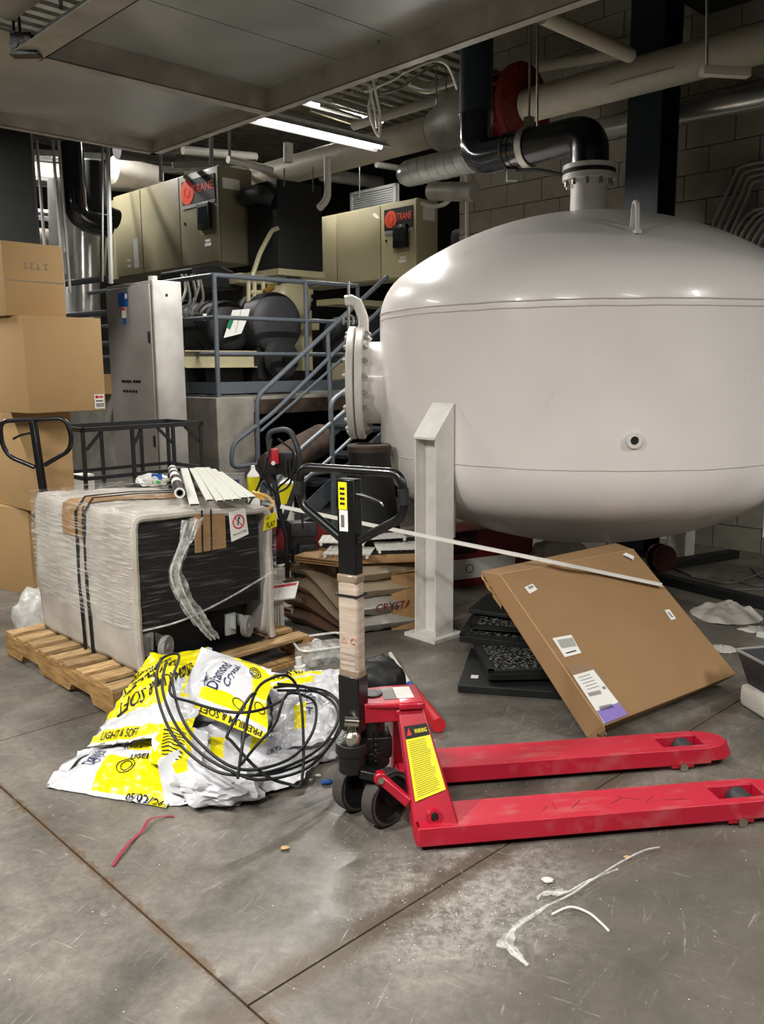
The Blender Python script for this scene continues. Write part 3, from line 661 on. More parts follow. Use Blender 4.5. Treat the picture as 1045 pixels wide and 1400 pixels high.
lb.build('sticker_print', M_['black'], mo)
# ================================================================ LEANING CARDBOARD BOX
BL, BR = Z(826, 993, .075), Z(1008, 922, .075); wv = BR - BL
def onperp(x, y, O): d = ray(x, y); return CAM + d * ((O - CAM).dot(wv) / d.dot(wv))
TL, TRr = onperp(684, 786, BL), onperp(867, 751, BR)
fn_ = wv.cross(TL - BL).normalized()
def back(x, y, P, t=.085):
    d = ray(x, y); return CAM + d * (((P - fn_ * t) - CAM).dot(fn_) / d.dot(fn_))
bBL, bTL, bTR = back(803, 1010, BL), back(657, 781, TL), back(842, 742, TRr)
bBR = bBL + (bTR - bTL) * .98
for p in (bBL, bBR): p.z = max(p.z, .004)
cb = thing('leaning_box', 'large flat brown cardboard box leaning on the black mats under the tank', 'box', (BL.x, BL.y, 0))
def boxface(u, v): return (BL.lerp(BR, u)).lerp(TL.lerp(TRr, u), v) + fn_ * (.004 * noise.noise(V((u * 4, v * 4, 1))) - .018 * max(0, u + v - 1.0) ** 2 * 0)
m_ = MB().hexa([bBL, bBR, BR, BL, bTL, bTR, TRr, TL]); m_.build('carton', M_['card'], cb, 'world', bev=.004, smooth=30)
def onbox(u, v, e=.003): return (BL.lerp(BR, u)).lerp(TL.lerp(TRr, u), v) + fn_ * e
def uvpx(x, y):                              # photo point to face coordinates
    d = ray(x, y); p = CAM + d * ((BL - CAM).dot(fn_) / d.dot(fn_)) - BL
    e1, e2 = BR - BL, TL - BL
    return p.dot(e1) / e1.dot(e1), p.dot(e2) / e2.dot(e2)
def sticker(px, mi, e, mb):
    vs = [mb.bm.verts.new(onbox(*uvpx(x, y), e)) for x, y in px]; mb.bm.faces.new(vs).material_index = mi
sk = [M_['white'], M_['black'], M_['purple'], M_['grey'], mat('clear_pouch_grey', '#9c8268', .15, var=.1)]
m_ = MB(); sticker([(717, 803), (728, 798), (735, 806), (724, 812)], 0, .003, m_); sticker([(721, 803), (727, 800), (730, 803), (724, 806)], 3, .004, m_); m_.build('small_sticker', sk, cb, 'world', smooth=0)
m_ = MB(); sticker([(852, 756), (857, 753), (868, 758), (867, 764)], 0, .003, m_)
for k in range(5): sticker([(855 + k * 2.3, 757 + k), (856 + k * 2.3, 757.4 + k), (856.4 + k * 2.3, 760.5 + k), (855.4 + k * 2.3, 760 + k)], 1, .004, m_)
m_.build('small_sticker', sk, cb, 'world', smooth=0)
m_ = MB(); sticker([(909, 833), (916, 832), (925, 845), (918, 847)], 0, .003, m_); sticker([(913, 836), (915, 835.5), (921, 843), (919, 844)], 3, .004, m_); m_.build('small_sticker', sk, cb, 'world', smooth=0)
m_ = MB(); sticker([(755, 873), (781, 868), (795, 893), (772, 899)], 0, .003, m_)
for k in range(12):
    x = 761 + k * 1.75; sticker([(x, 875.5 - k * .3), (x + (1.1 if k % 3 else .6), 875.4 - k * .3), (x + 7.8, 887 - k * .3), (x + 6.8, 887 - k * .3)], 1 if k % 2 else 3, .004, m_)
sticker([(773, 893), (787, 889), (788, 890.5), (774, 894.5)], 1, .004, m_)
m_.build('barcode_label', sk, cb, 'world', smooth=0)
m_ = MB(); sticker([(774, 912), (807, 905), (860, 978), (824, 991)], 4, .003, m_); sticker([(783, 924), (811, 916), (857, 976), (826, 990)], 0, .004, m_); sticker([(815, 973), (845, 961), (858, 977), (827, 990)], 2, .005, m_)
for k in range(9):
    x = 803 + k * 1.9; sticker([(x, 948 - k * .45), (x + 1, 947.8 - k * .45), (x + 4, 953 - k * .45), (x + 3, 953.2 - k * .45)], 1, .005, m_)
    x = 818 + k * 2; sticker([(x, 967 - k * .5), (x + 1.1, 966.7 - k * .5), (x + 4.5, 972.4 - k * .5), (x + 3.4, 972.7 - k * .5)], 1, .0055, m_)
for k in range(5): sticker([(790 + k * 3, 927 + k * 4), (806 + k * 3, 922 + k * 4), (806.6 + k * 3, 923 + k * 4), (790.6 + k * 3, 928 + k * 4)], 3, .005, m_)
sticker([(822, 940), (826, 938.5), (829, 942), (825, 943.5)], 3, .005, m_)
m_.build('shipping_label', sk, cb, 'world', smooth=0)
# open torn flap on the upper left end
m_ = MB(); fl = lambda u, v: (bTL.lerp(bBL, u * .22)).lerp(bTL.lerp(bBL, u * .2) + V((-.0, -.05, -.02)), v) + V((.01 * noise.noise(V((u * 9, v * 5, 0))), .01 * noise.noise(V((u * 7, 3, v * 4))), 0))
m_.grid(fl, 10, 4); m_.build('torn_flap', M_['cardedge'], cb, 'world')
m_ = MB(); m_.bar(TL.lerp(TRr, 0) + fn_ * .001, TRr + fn_ * .001, .003, .003).bar(BL + fn_ * .0005, TL + fn_ * .0005, .004, .003); m_.build('worn_edge', M_['cardedge'], cb, 'world')

rg = random.Random(5)
for k in range(12):
    t = k / 12; p = bBL.lerp(BL, t); q_ = bBL.lerp(BL, t + .08); dn = (BL - TL).normalized() * rg.uniform(.01, .035)
    m_ = MB(); tip = p.lerp(q_, .5) + dn + V((0, -.004, 0)); tip.z = max(tip.z, .003)
    m_.hexa([p + wv * .002, q_ + wv * .002, tip + wv * .002, tip + wv * .001, p - wv * .001, q_ - wv * .001, tip - wv * .001, tip - wv * .002]); m_.build('ragged_tear', M_['card'], cb, 'world', smooth=0)
# long white strip lying across the clutter, its end on the box
def overbox(x, y, e): d = ray(x, y); return CAM + d * ((BL + fn_ * e - CAM).dot(fn_) / d.dot(fn_))
p1 = overbox(905, 801, .010); pts_ = smooth_path([Y(384, 694, 4.42), Y(560, 730, 4.22), overbox(735, 765.7, .012), overbox(820, 783.4, .010), p1], 6); st = MB()
for a_, b_ in zip(pts_, pts_[1:]): st.bar(a_, b_, .024, .004).bar(a_ + V((0, 0, .008)), b_ + V((0, 0, .008)), .004, .014)
o = st.build('trim_strip', M_['pvc']); tag(o, 'long thin white plastic strip reaching across to the leaning cardboard box', 'strip')

# stack of black mats
def matslab(px, z0, t, rz, sx, sy, mesh, label, tilt=(0, 0), rim=True):
    c = Z(px[0], px[1], z0)
    M = Matrix.Rotation(rz, 3, 'Z') @ Matrix.Rotation(tilt[0], 3, 'X') @ Matrix.Rotation(tilt[1], 3, 'Y')
    r = thing('floor_mat', label, 'mat', (c.x, c.y, z0), 0, None, rot=M)
    MB().bb((0, 0, 0), (sx, sy, t - .012)).build('slab', M_['matblk'], r, bev=.004)
    m = MB(); w_ = .03
    for a, b in (((0, 0), (sx, w_)), ((0, sy - w_), (sx, sy)), ((0, 0), (w_, sy)), ((sx - w_, 0), (sx, sy))): m.bb((a[0], a[1], t - .014), (b[0], b[1], t))
    if rim: m.build('rim', M_['matblk'], r)
    if mesh: MB().bb((w_, w_, t - .013), (sx - w_, sy - w_, t - .002)).build('fibre_face', M_['mesh_'], r)
    return r
r = matslab((626, 947), 0, .05, math.radians(-12), .66, .55, 0, 'flat smooth black mat with a white sticker, bottom of the mat stack', rim=False)
MB().bb((.05, .10, .039), (.085, .14, .041)).build('sticker', M_['white'], r)
matslab((668, 931), .05, .048, math.radians(2), .55, .5, 1, 'black framed fibre mat second from the bottom of the stack', (0, .0))
matslab((628, 878), .1, .05, math.radians(-16), .62, .44, 1, 'black framed fibre mat in the middle of the mat stack', (0.0, .05))
matslab((642, 860), .155, .022, math.radians(-14), .5, .4, 1, 'thin black mat fourth from the bottom of the stack', (0, .02))
matslab((640, 838), .19, .035, math.radians(-24), .5, .36, 0, 'smooth black mat topmost of the stack under the box', (0, .03), rim=False)

# ================================================================ WOODEN PALLET
pa0, pa1, pb0, pb1 = 1.64, 2.75, 3.40, 4.62
pl = thing('wooden_pallet', 'worn wooden pallet carrying the plastic-wrapped machine', 'pallet', AB(pa0, pb0, 0), TH)
def boards(n, z0, z1, name, mt_, wid=.088):
    for k in range(n):
        y = (pb1 - pb0 - wid) * k / (n - 1); j = random.uniform(-.008, .008)
        MB().bb((random.uniform(-.006, .006), y + j, z0), (pa1 - pa0 + random.uniform(-.006, .006), y + wid * random.uniform(.93, 1.08) + j, z1 + random.uniform(0, .003)), bev=.002).build(name, mt_, pl)
boards(9, .122, .140, 'deck_board', M_['wood'])
for k in range(3):
    y0 = (0, .58, 1.13)[k]; MB().bb((.01, y0, 0), (pa1 - pa0 - .01, y0 + .1, .016)).build('bottom_board', M_['wood2'], pl)
for x in (0, .535, 1.07):                    # stringers with two fork notches
    P = [(0, .016), (.20, .016), (.23, .055), (.42, .055), (.45, .016), (.77, .016), (.80, .055), (.99, .055), (1.02, .016), (1.22, .016), (1.22, .122), (0, .122)]
    Mx = Matrix(((0, 0, 1, x), (1, 0, 0, 0), (0, 1, 0, 0), (0, 0, 0, 1)))
    MB().prism(P, .04, Mx).build('stringer', M_['wood2'], pl)

# ================================================================ WRAPPED MACHINE ON THE PALLET
mx, my, mz_ = .735, 1.03, .73
wm = thing('wrapped_machine', 'black machine on casters under a white quilted pad and stretch film on the pallet', 'machine', AB(1.832, 3.508, .142), TH)
ztop = lambda x: mz_ - .05 * (x / mx)
MB().hexa([(.035, .02, .20), (.70, .02, .20), (.70, 1.0, .20), (.035, 1.0, .20), (.035, .02, .69), (.70, .02, .65), (.70, 1.0, .65), (.035, 1.0, .69)]).build('cabinet', mat('smooth_black_cabinet', '#08080a', .45, var=.2), wm, bev=.01)
MB().bb((.05, .16, .0), (.69, 1.0, .2)).bb((.03, .0, .0), (.71, .16, .006)).build('underside_shade', bpy.data.materials['smooth_black_cabinet'], wm)  # black block and sheet stand in for the shade under the machine
# pad: shell over left, top and right, rippled
def pad(u, v):
    L1, L2, L3 = .72, .74, .68; s = u * (L1 + L2 + L3); r = .045
    if s < L1: x, z = 0, s
    elif s < L1 + L2: x, z = s - L1, .72
    else: x, z = mx, .69 - (s - L1 - L2)
    z = min(z, ztop(x))
    dx = min(x, mx - x); dz = ztop(x) - z
    if dx < r and dz < r:
        q = math.hypot(r - dx, r - dz)
        if q > r: f = r / q; nx, nz = (r - dx) * f, (r - dz) * f; x = (r - nx) if x < mx / 2 else mx - (r - nx); z = ztop(x) - (r - nz)
    y = -.015 + v * (my + .02)
    w_ = .012 * noise.noise(V((x * 5, y * 5, z * 5))) + .004 * noise.noise(V((x * 22, y * 22, z * 22)))
    if s < L1: x += w_ - .01 * math.sin(PI * min(1, z / .7))
    elif s < L1 + L2: z += w_
    else: x += w_
    return V((x, y, z))
pm = MB(); pm.grid(pad, 90, 44)
po = pm.build('quilted_pad', M_['padw'], wm, normals=False); so = po.modifiers.new('thick', 'SOLIDIFY'); so.thickness = .022; so.offset = 0
MB().tube([pad(i / 80, 0) + V((0, -.004, 0)) for i in range(81)], .019, seg=8).build('pad_edge', M_['padw'], wm)
# cardboard corner sheets under the straps
def front(x, z, e=.0): return V((x, -.022 - e, z))
c2 = MB(); c2.grid(lambda u, v: pad(.265 + u * .40, .46 + .20 * v) + V((-.016 if u < .17 else 0, 0, .016 if u > .1 else 0)), 24, 4)
c2.build('cardboard_sheet', M_['kraft'], wm)
MB().hexa([(.30, -.035, .52), (.47, -.035, .52), (.47, -.028, .52), (.30, -.028, .52), (.30, -.035, .71), (.47, -.035, .70), (.47, -.028, .70), (.30, -.028, .71)]).build('cardboard_sheet', M_['kraft'], wm)
for yy in (.42, .50):                        # black straps over the side and the top
    P = [V((-.026, my * yy - .015, .0)), V((-.028, my * yy, .35)), V((-.022, my * yy, .70)), V((.03, my * yy, .765)), V((.25, my * yy - .02, .765)), V((.5, my * yy - .05, .75))]
    q = MB()
    for a_, b_ in zip(P, P[1:]): q.bar(a_, b_, .004 if abs(b_.z - a_.z) > .1 else .016, .016 if abs(b_.z - a_.z) > .1 else .004, up=(1, 0, 0) if abs(b_.z - a_.z) > .1 else (0, 0, 1))
    q.build('black_strap', M_['black'], wm)
for xx in (.335, .385): MB().bar((xx, -.039, .51), (xx + .005, -.039, .72), .008, .002).build('black_strap', M_['black'], wm)
# casters
for cx in (.085, .545):
    c = MB().bb((cx - .05, .03, .055), (cx + .01, .045, .165), bev=.003).bb((cx - .02, .0, .09), (cx - .012, .06, .15)).bb((cx + .032, .0, .09), (cx + .038, .06, .15)).build('caster', M_['galv'], wm)
    MB().lathe([(0, -.016), (.014, -.016), (.018, -.012), (.032, -.012), (.052, -.016), (.056, -.008), (.056, .008), (.052, .016), (.032, .012), (.018, .012), (.014, .02), (0, .02)], (cx + .05, -.005, .092), (.55, -.83, 0), 28).build('caster_wheel', mat('grey_rubber_wheel', '#8b8a86', .6, var=.1), c)
# warning sign
sg = MB().hexa([(.50, -.040, .545), (.60, -.040, .57), (.60, -.037, .57), (.50, -.037, .545), (.49, -.040, .69), (.585, -.040, .70), (.585, -.037, .70), (.49, -.037, .69)]).build('no_step_sign', M_['white'], wm)
q = MB(); C0 = V((.542, -.0415, .64)); q.tube([C0 + V((.032 * math.cos(t), 0, .032 * math.sin(t))) for t in [i * PI / 14 for i in range(28)]], .0035, 6, True, mi=0)
q.bar(C0 + V((-.022, -.001, .022)), C0 + V((.022, -.001, -.022)), .005, .002); q.bar(C0 + V((-.006, 0, -.016)), C0 + V((.0, 0, .016)), .010, .001, mi=1); q.cyl(C0 + V((.004, 0, .018)), C0 + V((.004, -.001, .018)), .006, mi=1)
flat_text(q, 'DO NOT STEP', V((.550, -.0412, .583)), (1, 0, .15), (-.1, 0, 1), .08, .010, 1)
q.build('sign_print', [M_['redp'], M_['black']], sg, smooth=0)
yl = MB().hexa([(.685, -.045, .575), (.775, -.04, .585), (.775, -.037, .585), (.685, -.042, .575), (.70, -.045, .645), (.775, -.04, .66), (.775, -.037, .66), (.70, -.042, .645)]).build('yellow_label', M_['yellow'], wm)
q = MB(); flat_text(q, 'FLAT', V((.733, -.047, .602)), (1, .05, .1), (0, 0, 1), .055, .028); flat_text(q, 'LAY', V((.716, -.047, .637)), (1, .05, .1), (0, 0, 1), .022, .016); q.build('label_print', M_['black'], yl, smooth=0)
# stretch film: outer sleeve around the upper part, front pane sagging
fm = MB()
def sleeve(u, v):
    P = [(-.03, -.035), (mx + .03, -.04), (mx + .03, my + .02), (-.03, my + .02)]; k = int(u * 4) % 4; t = u * 4 - int(u * 4)
    a_, b_ = V(P[k]), V(P[(k + 1) % 4]); p = a_.lerp(b_, t); z = .20 + .55 * v
    if k == 0: z = .16 + (.15 * t) + v * (.60 - .18 * t)
    n = .012 * noise.noise(V((p.x * 6, p.y * 6, z * 9)))
    return V((p.x + n - (.012 * math.sin(PI * t) if k == 3 else 0), p.y + n, min(z, .76)))
fm.grid(lambda u, v: sleeve(.25 + u * .7499, v), 60, 20)
fm.build('stretch_film', M_['film'], wm, smooth=60, normals=False)
fm = MB(); fm.grid(lambda u, v: sleeve(u * .2499, v), 30, 14); fm.build('front_film', M_['filmv'], wm, smooth=60, normals=False)
fm = MB(); fm.grid(lambda u, v: pad(.30 + .42 * u, v) + V((0, 0, .024 + .008 * noise.noise(V((u * 9, v * 9, 2))))), 30, 24); fm.build('stretch_film', M_['film'], wm, smooth=60, normals=False)
# twisted film tail hanging over the front
tail = smooth_path([(.23, -.10, .70), (.19, -.10, .60), (.14, -.09, .47), (.17, -.09, .36), (.22, -.10, .26), (.28, -.10, .17), (.33, -.10, .11)], 6)
def rib_(u, v):
    i = min(int(u * (len(tail) - 1)), len(tail) - 2); t = u * (len(tail) - 1) - i; p = tail[i].lerp(tail[i + 1], t)
    wd = .055 * (1 - .5 * u) + .015 * noise.noise(V((u * 8, 0, 0)))
    return p + V(((v - .3) * wd * 2, -.02 * math.sin(v * 9 + u * 7), .015 * noise.noise(V((u * 20, v * 6, 0)))))
q = MB(); q.grid(rib_, 60, 8); q.build('film_tail', M_['filmc'], wm, smooth=60, normals=False)
q = MB(); q.tube([p + V((-.02, -.02, 0)) for p in tail], .006, 6, r2=.003).tube([p + V((.03 - .03 * i / len(tail), -.02, 0)) for i, p in enumerate(tail)], .004, 6); 
q.tube(smooth_path([(0, -.05, .21), (.2, -.06, .22), (.45, -.07, .28), (.72, -.06, .36)], 5), .005, 6); q.build('film_rope', M_['filmc'], wm)
# crumpled film bunch at the machine's far left foot
def blob(name, c, r, mt_, parent=None, space='world', amp=.35, fr=2.2, sub=4, flat=None, seed=0):
    m = MB(); bmesh.ops.create_icosphere(m.bm, subdivisions=sub, radius=1.0)
    for v in m.bm.verts:
        d = v.co.normalized(); n = abs(noise.noise(d * fr + V((seed, 0, 0)))) + .5 * abs(noise.noise(d * fr * 2.3 + V((0, seed, 0)))) + .25 * abs(noise.noise(d * fr * 5 + V((0, seed, 3))))
        v.co = V((d.x * r[0], d.y * r[1], d.z * r[2])) * (1 + amp * (n - .45)) + V(c)
        if flat is not None and v.co.z < flat: v.co.z = flat + .001 * d.x
    return m.build(name, mt_, parent, space)
o = blob('plastic_bunch', Z(52, 842, .12), (.13, .13, .17), M_['filmb'], flat=.004, amp=.3, fr=1.5, seed=3)
tag(o, 'crumpled bunch of clear plastic at the far left corner of the pallet', 'plastic')
# things on top of the wrapped machine
def WM(x, y, z): return rootm(wm) @ V((x, y, z))
def onwrap(px, py, h=0.0):                   # a point of the machine's top under a photo point
    return Z(px, py, .142 + .75 + h)
a_, b_ = onwrap(246, 678, .012), onwrap(236, 645, .012)
rl = thing('rolled_sheet', 'rolled black and white printed sheet beside the white strips on the wrapped machine', 'roll', a_)
d_ = (b_ - a_); L_ = d_.length; d_.normalize()
MB().lathe([(.019, 0), (.026, 0), (.026, L_), (.019, L_)], (0, 0, .015), d_, 24).build('outer_sheet', M_['white'], rl)
q = MB(); q.lathe([(.0265, 0), (.0265, L_ * .3)], (0, 0, .015), d_, 24).lathe([(.0265, L_ * .42), (.0265, L_ * .55)], (0, 0, .015), d_, 24).lathe([(.0265, L_ * .68), (.0265, L_ * .76)], (0, 0, .015), d_, 24).lathe([(.0265, L_ * .85), (.0265, L_ * .92)], (0, 0, .015), d_, 24); q.build('dark_bands', mat('dark_maroon_print', '#2a1c20', .35), rl)
MB().lathe([(.0150, -.002), (.0185, -.002), (.0185, L_), (.0150, L_)], (0, 0, .015), d_, 20).build('white_core', M_['grey'], rl)
ends = [((252, 641), (266, 690)), ((263, 641), (287, 684)), ((270, 640), (301, 685)), ((276, 640), (312, 684)), ((283, 640), (323, 683)), ((291, 642), (334, 681)), ((300, 646), (345, 680))]
for i, (p, q_) in enumerate(ends):
    a_, b_ = onwrap(*p, .0 + .002 * (i % 3)), onwrap(*q_, .004 + .004 * (i % 3))
    q = MB().bar(a_, b_, .035 if i else .045, .010)
    o = q.build('plastic_strip', mat('pale_green_white_plastic', '#e2e3d8', .4, var=.05) if i == 0 else bpy.data.materials['pale_green_white_plastic'], None, bev=.001)
    tag(o, 'pale greenish white plastic channel strip next to the rolled printed sheet' if i == 0 else '%s pale white plastic strip to the right of the greenish one in the fanned row' % ('', 'first', 'second', 'third', 'fourth', 'fifth', 'sixth')[i], 'strip', None if i == 0 else 'fanned plastic strips')
    d_ = (b_ - a_).normalized(); e_ = MB().bar(b_, b_ + d_ * .001, .03 if i else .040, .007).build('dark_end', M_['black'], o, 'world', smooth=0)
o = blob('plastic_bag', onwrap(208, 656, .03), (.085, .06, .035), M_['filmb'], amp=.4, seed=9, flat=.142 + .742)
tag(o, 'crumpled clear plastic bag with blue and green print on the wrapped machine', 'bag')
c_ = onwrap(208, 656, .03)
q = MB(); q.grid(lambda u, v: c_ + V((.01 + u * .06, -.045 + .01 * math.sin(u * 5), v * .03 + .008)), 6, 3); q.build('blue_print', M_['blue'], o, 'world', normals=False)
q = MB(); q.grid(lambda u, v: c_ + V((.015 + u * .05, -.06 + .01 * math.sin(u * 5), v * .014 - .012)), 6, 3); q.build('green_print', mat('bright_green_print', '#2fae4a', .4), o, 'world', normals=False)

# ================================================================ EMPTY SALT SACKS
def crump(p, amp, s=0.0, f=7.0):
    q = p * f + V((s, s * 2, 0)); ca, sa = math.cos(s), math.sin(s)
    d = V(((p.x * ca + p.y * sa) * f * 1.5, (p.y * ca - p.x * sa) * f * .35, p.z * f * .5 + s)); rd = 1 - 2 * abs(noise.noise(d)); rd = max(0, rd) ** 3
    n = abs(noise.noise(q)) - .3 + .5 * (abs(noise.noise(q * 2.1)) - .3) + .25 * noise.noise(q * 4.5)
    n2 = abs(noise.noise(q + V((9, 4, 2)))) - .3
    return V((n2 * .6, -n * .5 - rd * .25, n + rd * .7 - .2)) * amp
CUR = [None]
def sack(label, corners, zones, amp=.03, seed=0, th=.03, group=None, bul=.04, n=64, fr=7.0):
    P00, P10, P11, P01 = [Z(*c) for c in corners]
    def fn(u, v, e=0.0):
        p = P00.lerp(P10, u).lerp(P01.lerp(P11, u), v)
        eu = .02 * noise.noise(V((u * 5 + seed, v * 3, 1))); 
        p = p + (P10 - P00).normalized() * eu + V((0, 0, bul * math.sin(PI * u) * math.sin(PI * v)))
        p = p + crump(p, amp, seed, fr)
        p.z = max(p.z, .006); return p + V((0, -.6 * e, .8 * e))
    CUR[:] = [None]; root = CUR[0] = thing('salt_sack', label, 'sack', (P00.x, P00.y, 0), 0, group)
    def mi(u, v):
        r = 0
        for zn in zones:
            if zn(u, v): r = 1
        return r
    m = MB(); m.grid(fn, n, n, mi)
    def lo(u, v):
        e = min(1, 5 * u, 5 * (1 - u), 5 * v, 5 * (1 - v)); p = fn(u, v); p = p + V((0, .02 * e, -th * e)); p.z = max(p.z, .003); return p
    m.grid(lo, 24, 24, lambda u, v: 2)
    m.build('sack_body', [M_['bagw'], M_['bagy'], M_['baggrey']], root, 'world', smooth=50, normals=False)
    return root, fn
def stext(m, fn, s, u, v, du, dv, ang, mi=0, e=.004):
    ca, sa = math.cos(ang), math.sin(ang); m = MB()
    text_on(m, s, lambda x, y: fn(u + x * du * ca - y * dv * sa, v + x * du * sa + y * dv * ca, e), 0)
    m.build('lettering', TP[mi], CUR[0], 'world', smooth=0)
def ring(m, fn, u, v, ru, rv, mi=0, e=.004, wd=.0018):
    MB().tube([fn(u + ru * math.cos(t), v + rv * math.sin(t), e) for t in [i * PI / 12 for i in range(24)]], wd, 4, True).build('ring_mark', TP[mi], CUR[0], 'world', smooth=0)
TP = [M_['black'], M_['navy'], M_['white']]
band = lambda v0, v1, u0=0, u1=1: (lambda u, v: v0 < v < v1 and u0 < u < u1)
# underlying crumpled heap, back to front
r, fn = sack('crumpled white sack with yellow band at the heap\'s right back by the jack', [(378, 1025, .10), (462, 1010, .12), (470, 912, .20), (366, 918, .22)], [band(.70, .86, .05, .62), band(.88, .97, 0, .7), lambda u, v: .30 < u < .5 and .15 < v < .4], .035, 2, .05)
m = MB(); stext(m, fn, 'PREMIUM', .30, .925, .42, .07, 0); stext(m, fn, 'CRYSTAL', .52, .45, .42, .10, -1.2, 1); m.build('print', TP, r, 'world', smooth=0)
r, fn = sack('crumpled white sack at the front right of the heap, under the hose', [(322, 1098, .01), (418, 1072, .01), (452, 985, .12), (330, 1010, .14)], [lambda u, v: .1 < u < .3 and .8 < v], .04, 5, .05, fr=5)
m = MB(); stext(m, fn, 'CRYSTAL', .45, .62, .3, .08, .2, 1); m.build('print', TP, r, 'world', smooth=0)
r, fn = sack('torn white sack spilling forward in the middle of the heap', [(225, 1100, .01), (328, 1100, .01), (330, 985, .17), (212, 1000, .17)], [lambda u, v: .62 < u < .8 and .45 < v < .75], .045, 8, .05, bul=.06, fr=4.5)
m = MB(); stext(m, fn, 'Salt', .75, .30, .12, .1, 1.2, 1); m.build('print', TP, r, 'world', smooth=0)
r, fn = sack('flattened white and yellow sack with a hand hole at the left end of the heap', [(62, 1076, .008), (228, 1104, .008), (262, 1005, .13), (104, 1024, .05)], [band(.08, .62, .36, 1), band(.74, .95, .5, 1), lambda u, v: u > .85 and v < .14], .022, 11, .02, bul=.03)
m = MB(); stext(m, fn, 'Diamond', .26, .60, .28, .10, 1.45, 1); stext(m, fn, 'Crystal', .33, .60, .24, .08, 1.45, 1)
ring(m, fn, .56, .46, .065, .12); ring(m, fn, .56, .46, .04, .075); stext(m, fn, 'LIGEROS', .72, .62, .32, .10, -.02, 0); stext(m, fn, '05/02/26', .80, .055, .30, .09, 0, 0); stext(m, fn, 'YUGENE', .55, .80, .2, .07, 0, 0)
m.build('print', TP, r, 'world', smooth=0)
m = MB(); m.grid(lambda u, v: fn(.09 + .045 * u + .05 * v, .42 + .30 * v, .003), 4, 8); m.build('hand_hole', M_['black'], r, 'world', normals=False)
r, fn = sack('yellow and white sack standing folded against the pallet, salt pellet lettering', [(119, 1020, .09), (262, 1000, .20), (292, 888, .30), (206, 893, .27)], [lambda u, v: (v > .24 + .1 * u) and not (.62 < u < .8 and v < .55) and not (u > .9), band(.03, .13)], .022, 14, .02, bul=.04)
m = MB(); A_ = math.radians(207)
stext(m, fn, 'PREMIUM & SOFT', .47, .50, .82, .17, A_); stext(m, fn, 'SALT PELLETS', .30, .66, .62, .12, A_); stext(m, fn, 'for WATER SOFTENERS', .20, .78, .52, .075, A_); stext(m, fn, 'LIGHT & SOFT', .28, .08, .36, .06, 0)
stext(m, fn, 'SALT', .78, .72, .2, .09, -.8)
m.build('print', TP, r, 'world', smooth=0)
r, fn = sack('yellow sack with black lettering folded under the torn white sack', [(205, 1040, .10), (275, 1070, .09), (285, 1000, .20), (215, 985, .20)], [lambda u, v: u < .75], .03, 17, .03)
m = MB()
for k in range(9): m.grid(lambda u, v, k=k: fn(.18 + u * .45, .2 + k * .065 + v * .02 - .04 * u, .004), 8, 1)
m.build('print', TP, r, 'world', smooth=0)
r, fn = sack('white and yellow sack with star logo lettering lying topmost on the heap', [(243, 963, .22), (362, 1012, .22), (372, 915, .36), (275, 884, .36)], [lambda u, v: (abs(v - (.80 - .0 * u)) < .0) or (.16 < v < .30 and u > .25) or (v < .10 and u > .2), lambda u, v: u > .30 and 1.45 - .72 * u < v + .12 < 1.78 - .78 * u, lambda u, v: u > .80 and v < .75 and v > .15], .009, 20, .03, bul=.05, fr=6)
m = MB(); A_ = math.radians(80)
stext(m, fn, 'Diamond', .40, .52, .46, .115, A_, 1); stext(m, fn, 'Crystal.', .55, .58, .44, .115, A_, 1)
for k in range(6):
    t = k * PI / 6 + .2; L_ = .09 if k % 3 == 0 else .045
    m.bar(fn(.27 + L_ * math.cos(t), .40 + L_ * 1.2 * math.sin(t), .006), fn(.27 - L_ * math.cos(t), .40 - L_ * 1.2 * math.sin(t), .006), .0025, .001, mi=1)
ring(m, fn, .80, .80, .075, .085); ring(m, fn, .80, .80, .05, .055); stext(m, fn, 'S', .80, .80, .05, .06, A_); ring(m, fn, .92, .34, .05, .06); ring(m, fn, .68, .24, .07, .05)
stext(m, fn, 'PREMIUM & SOFT', .62, .055, .68, .075, math.radians(180)); stext(m, fn, 'Crystal', .72, .975, .25, .035, 0, 1)
m.build('print', TP, r, 'world', smooth=0)
# small loose bits inside the heap
o = blob('crumpled_sack', Z(300, 1070, .06), (.16, .12, .07), M_['bagw'], flat=.004, amp=.45, fr=1.8, seed=21); tag(o, 'crushed silvery white sack remnant at the front foot of the heap', 'sack')
o = blob('crumpled_sack', Z(420, 1010, .06), (.15, .15, .10), M_['bagw'], flat=.004, amp=.45, fr=1.8, seed=25); tag(o, 'crushed white sack remnant at the right foot of the heap, by the hydraulic pump', 'sack')
o = blob('crumpled_sack', Z(300, 985, .08), (.30, .26, .10), M_['baggrey'], flat=.004, amp=.3, fr=2, seed=27); tag(o, 'dark crushed sack buried in the middle of the heap', 'sack')
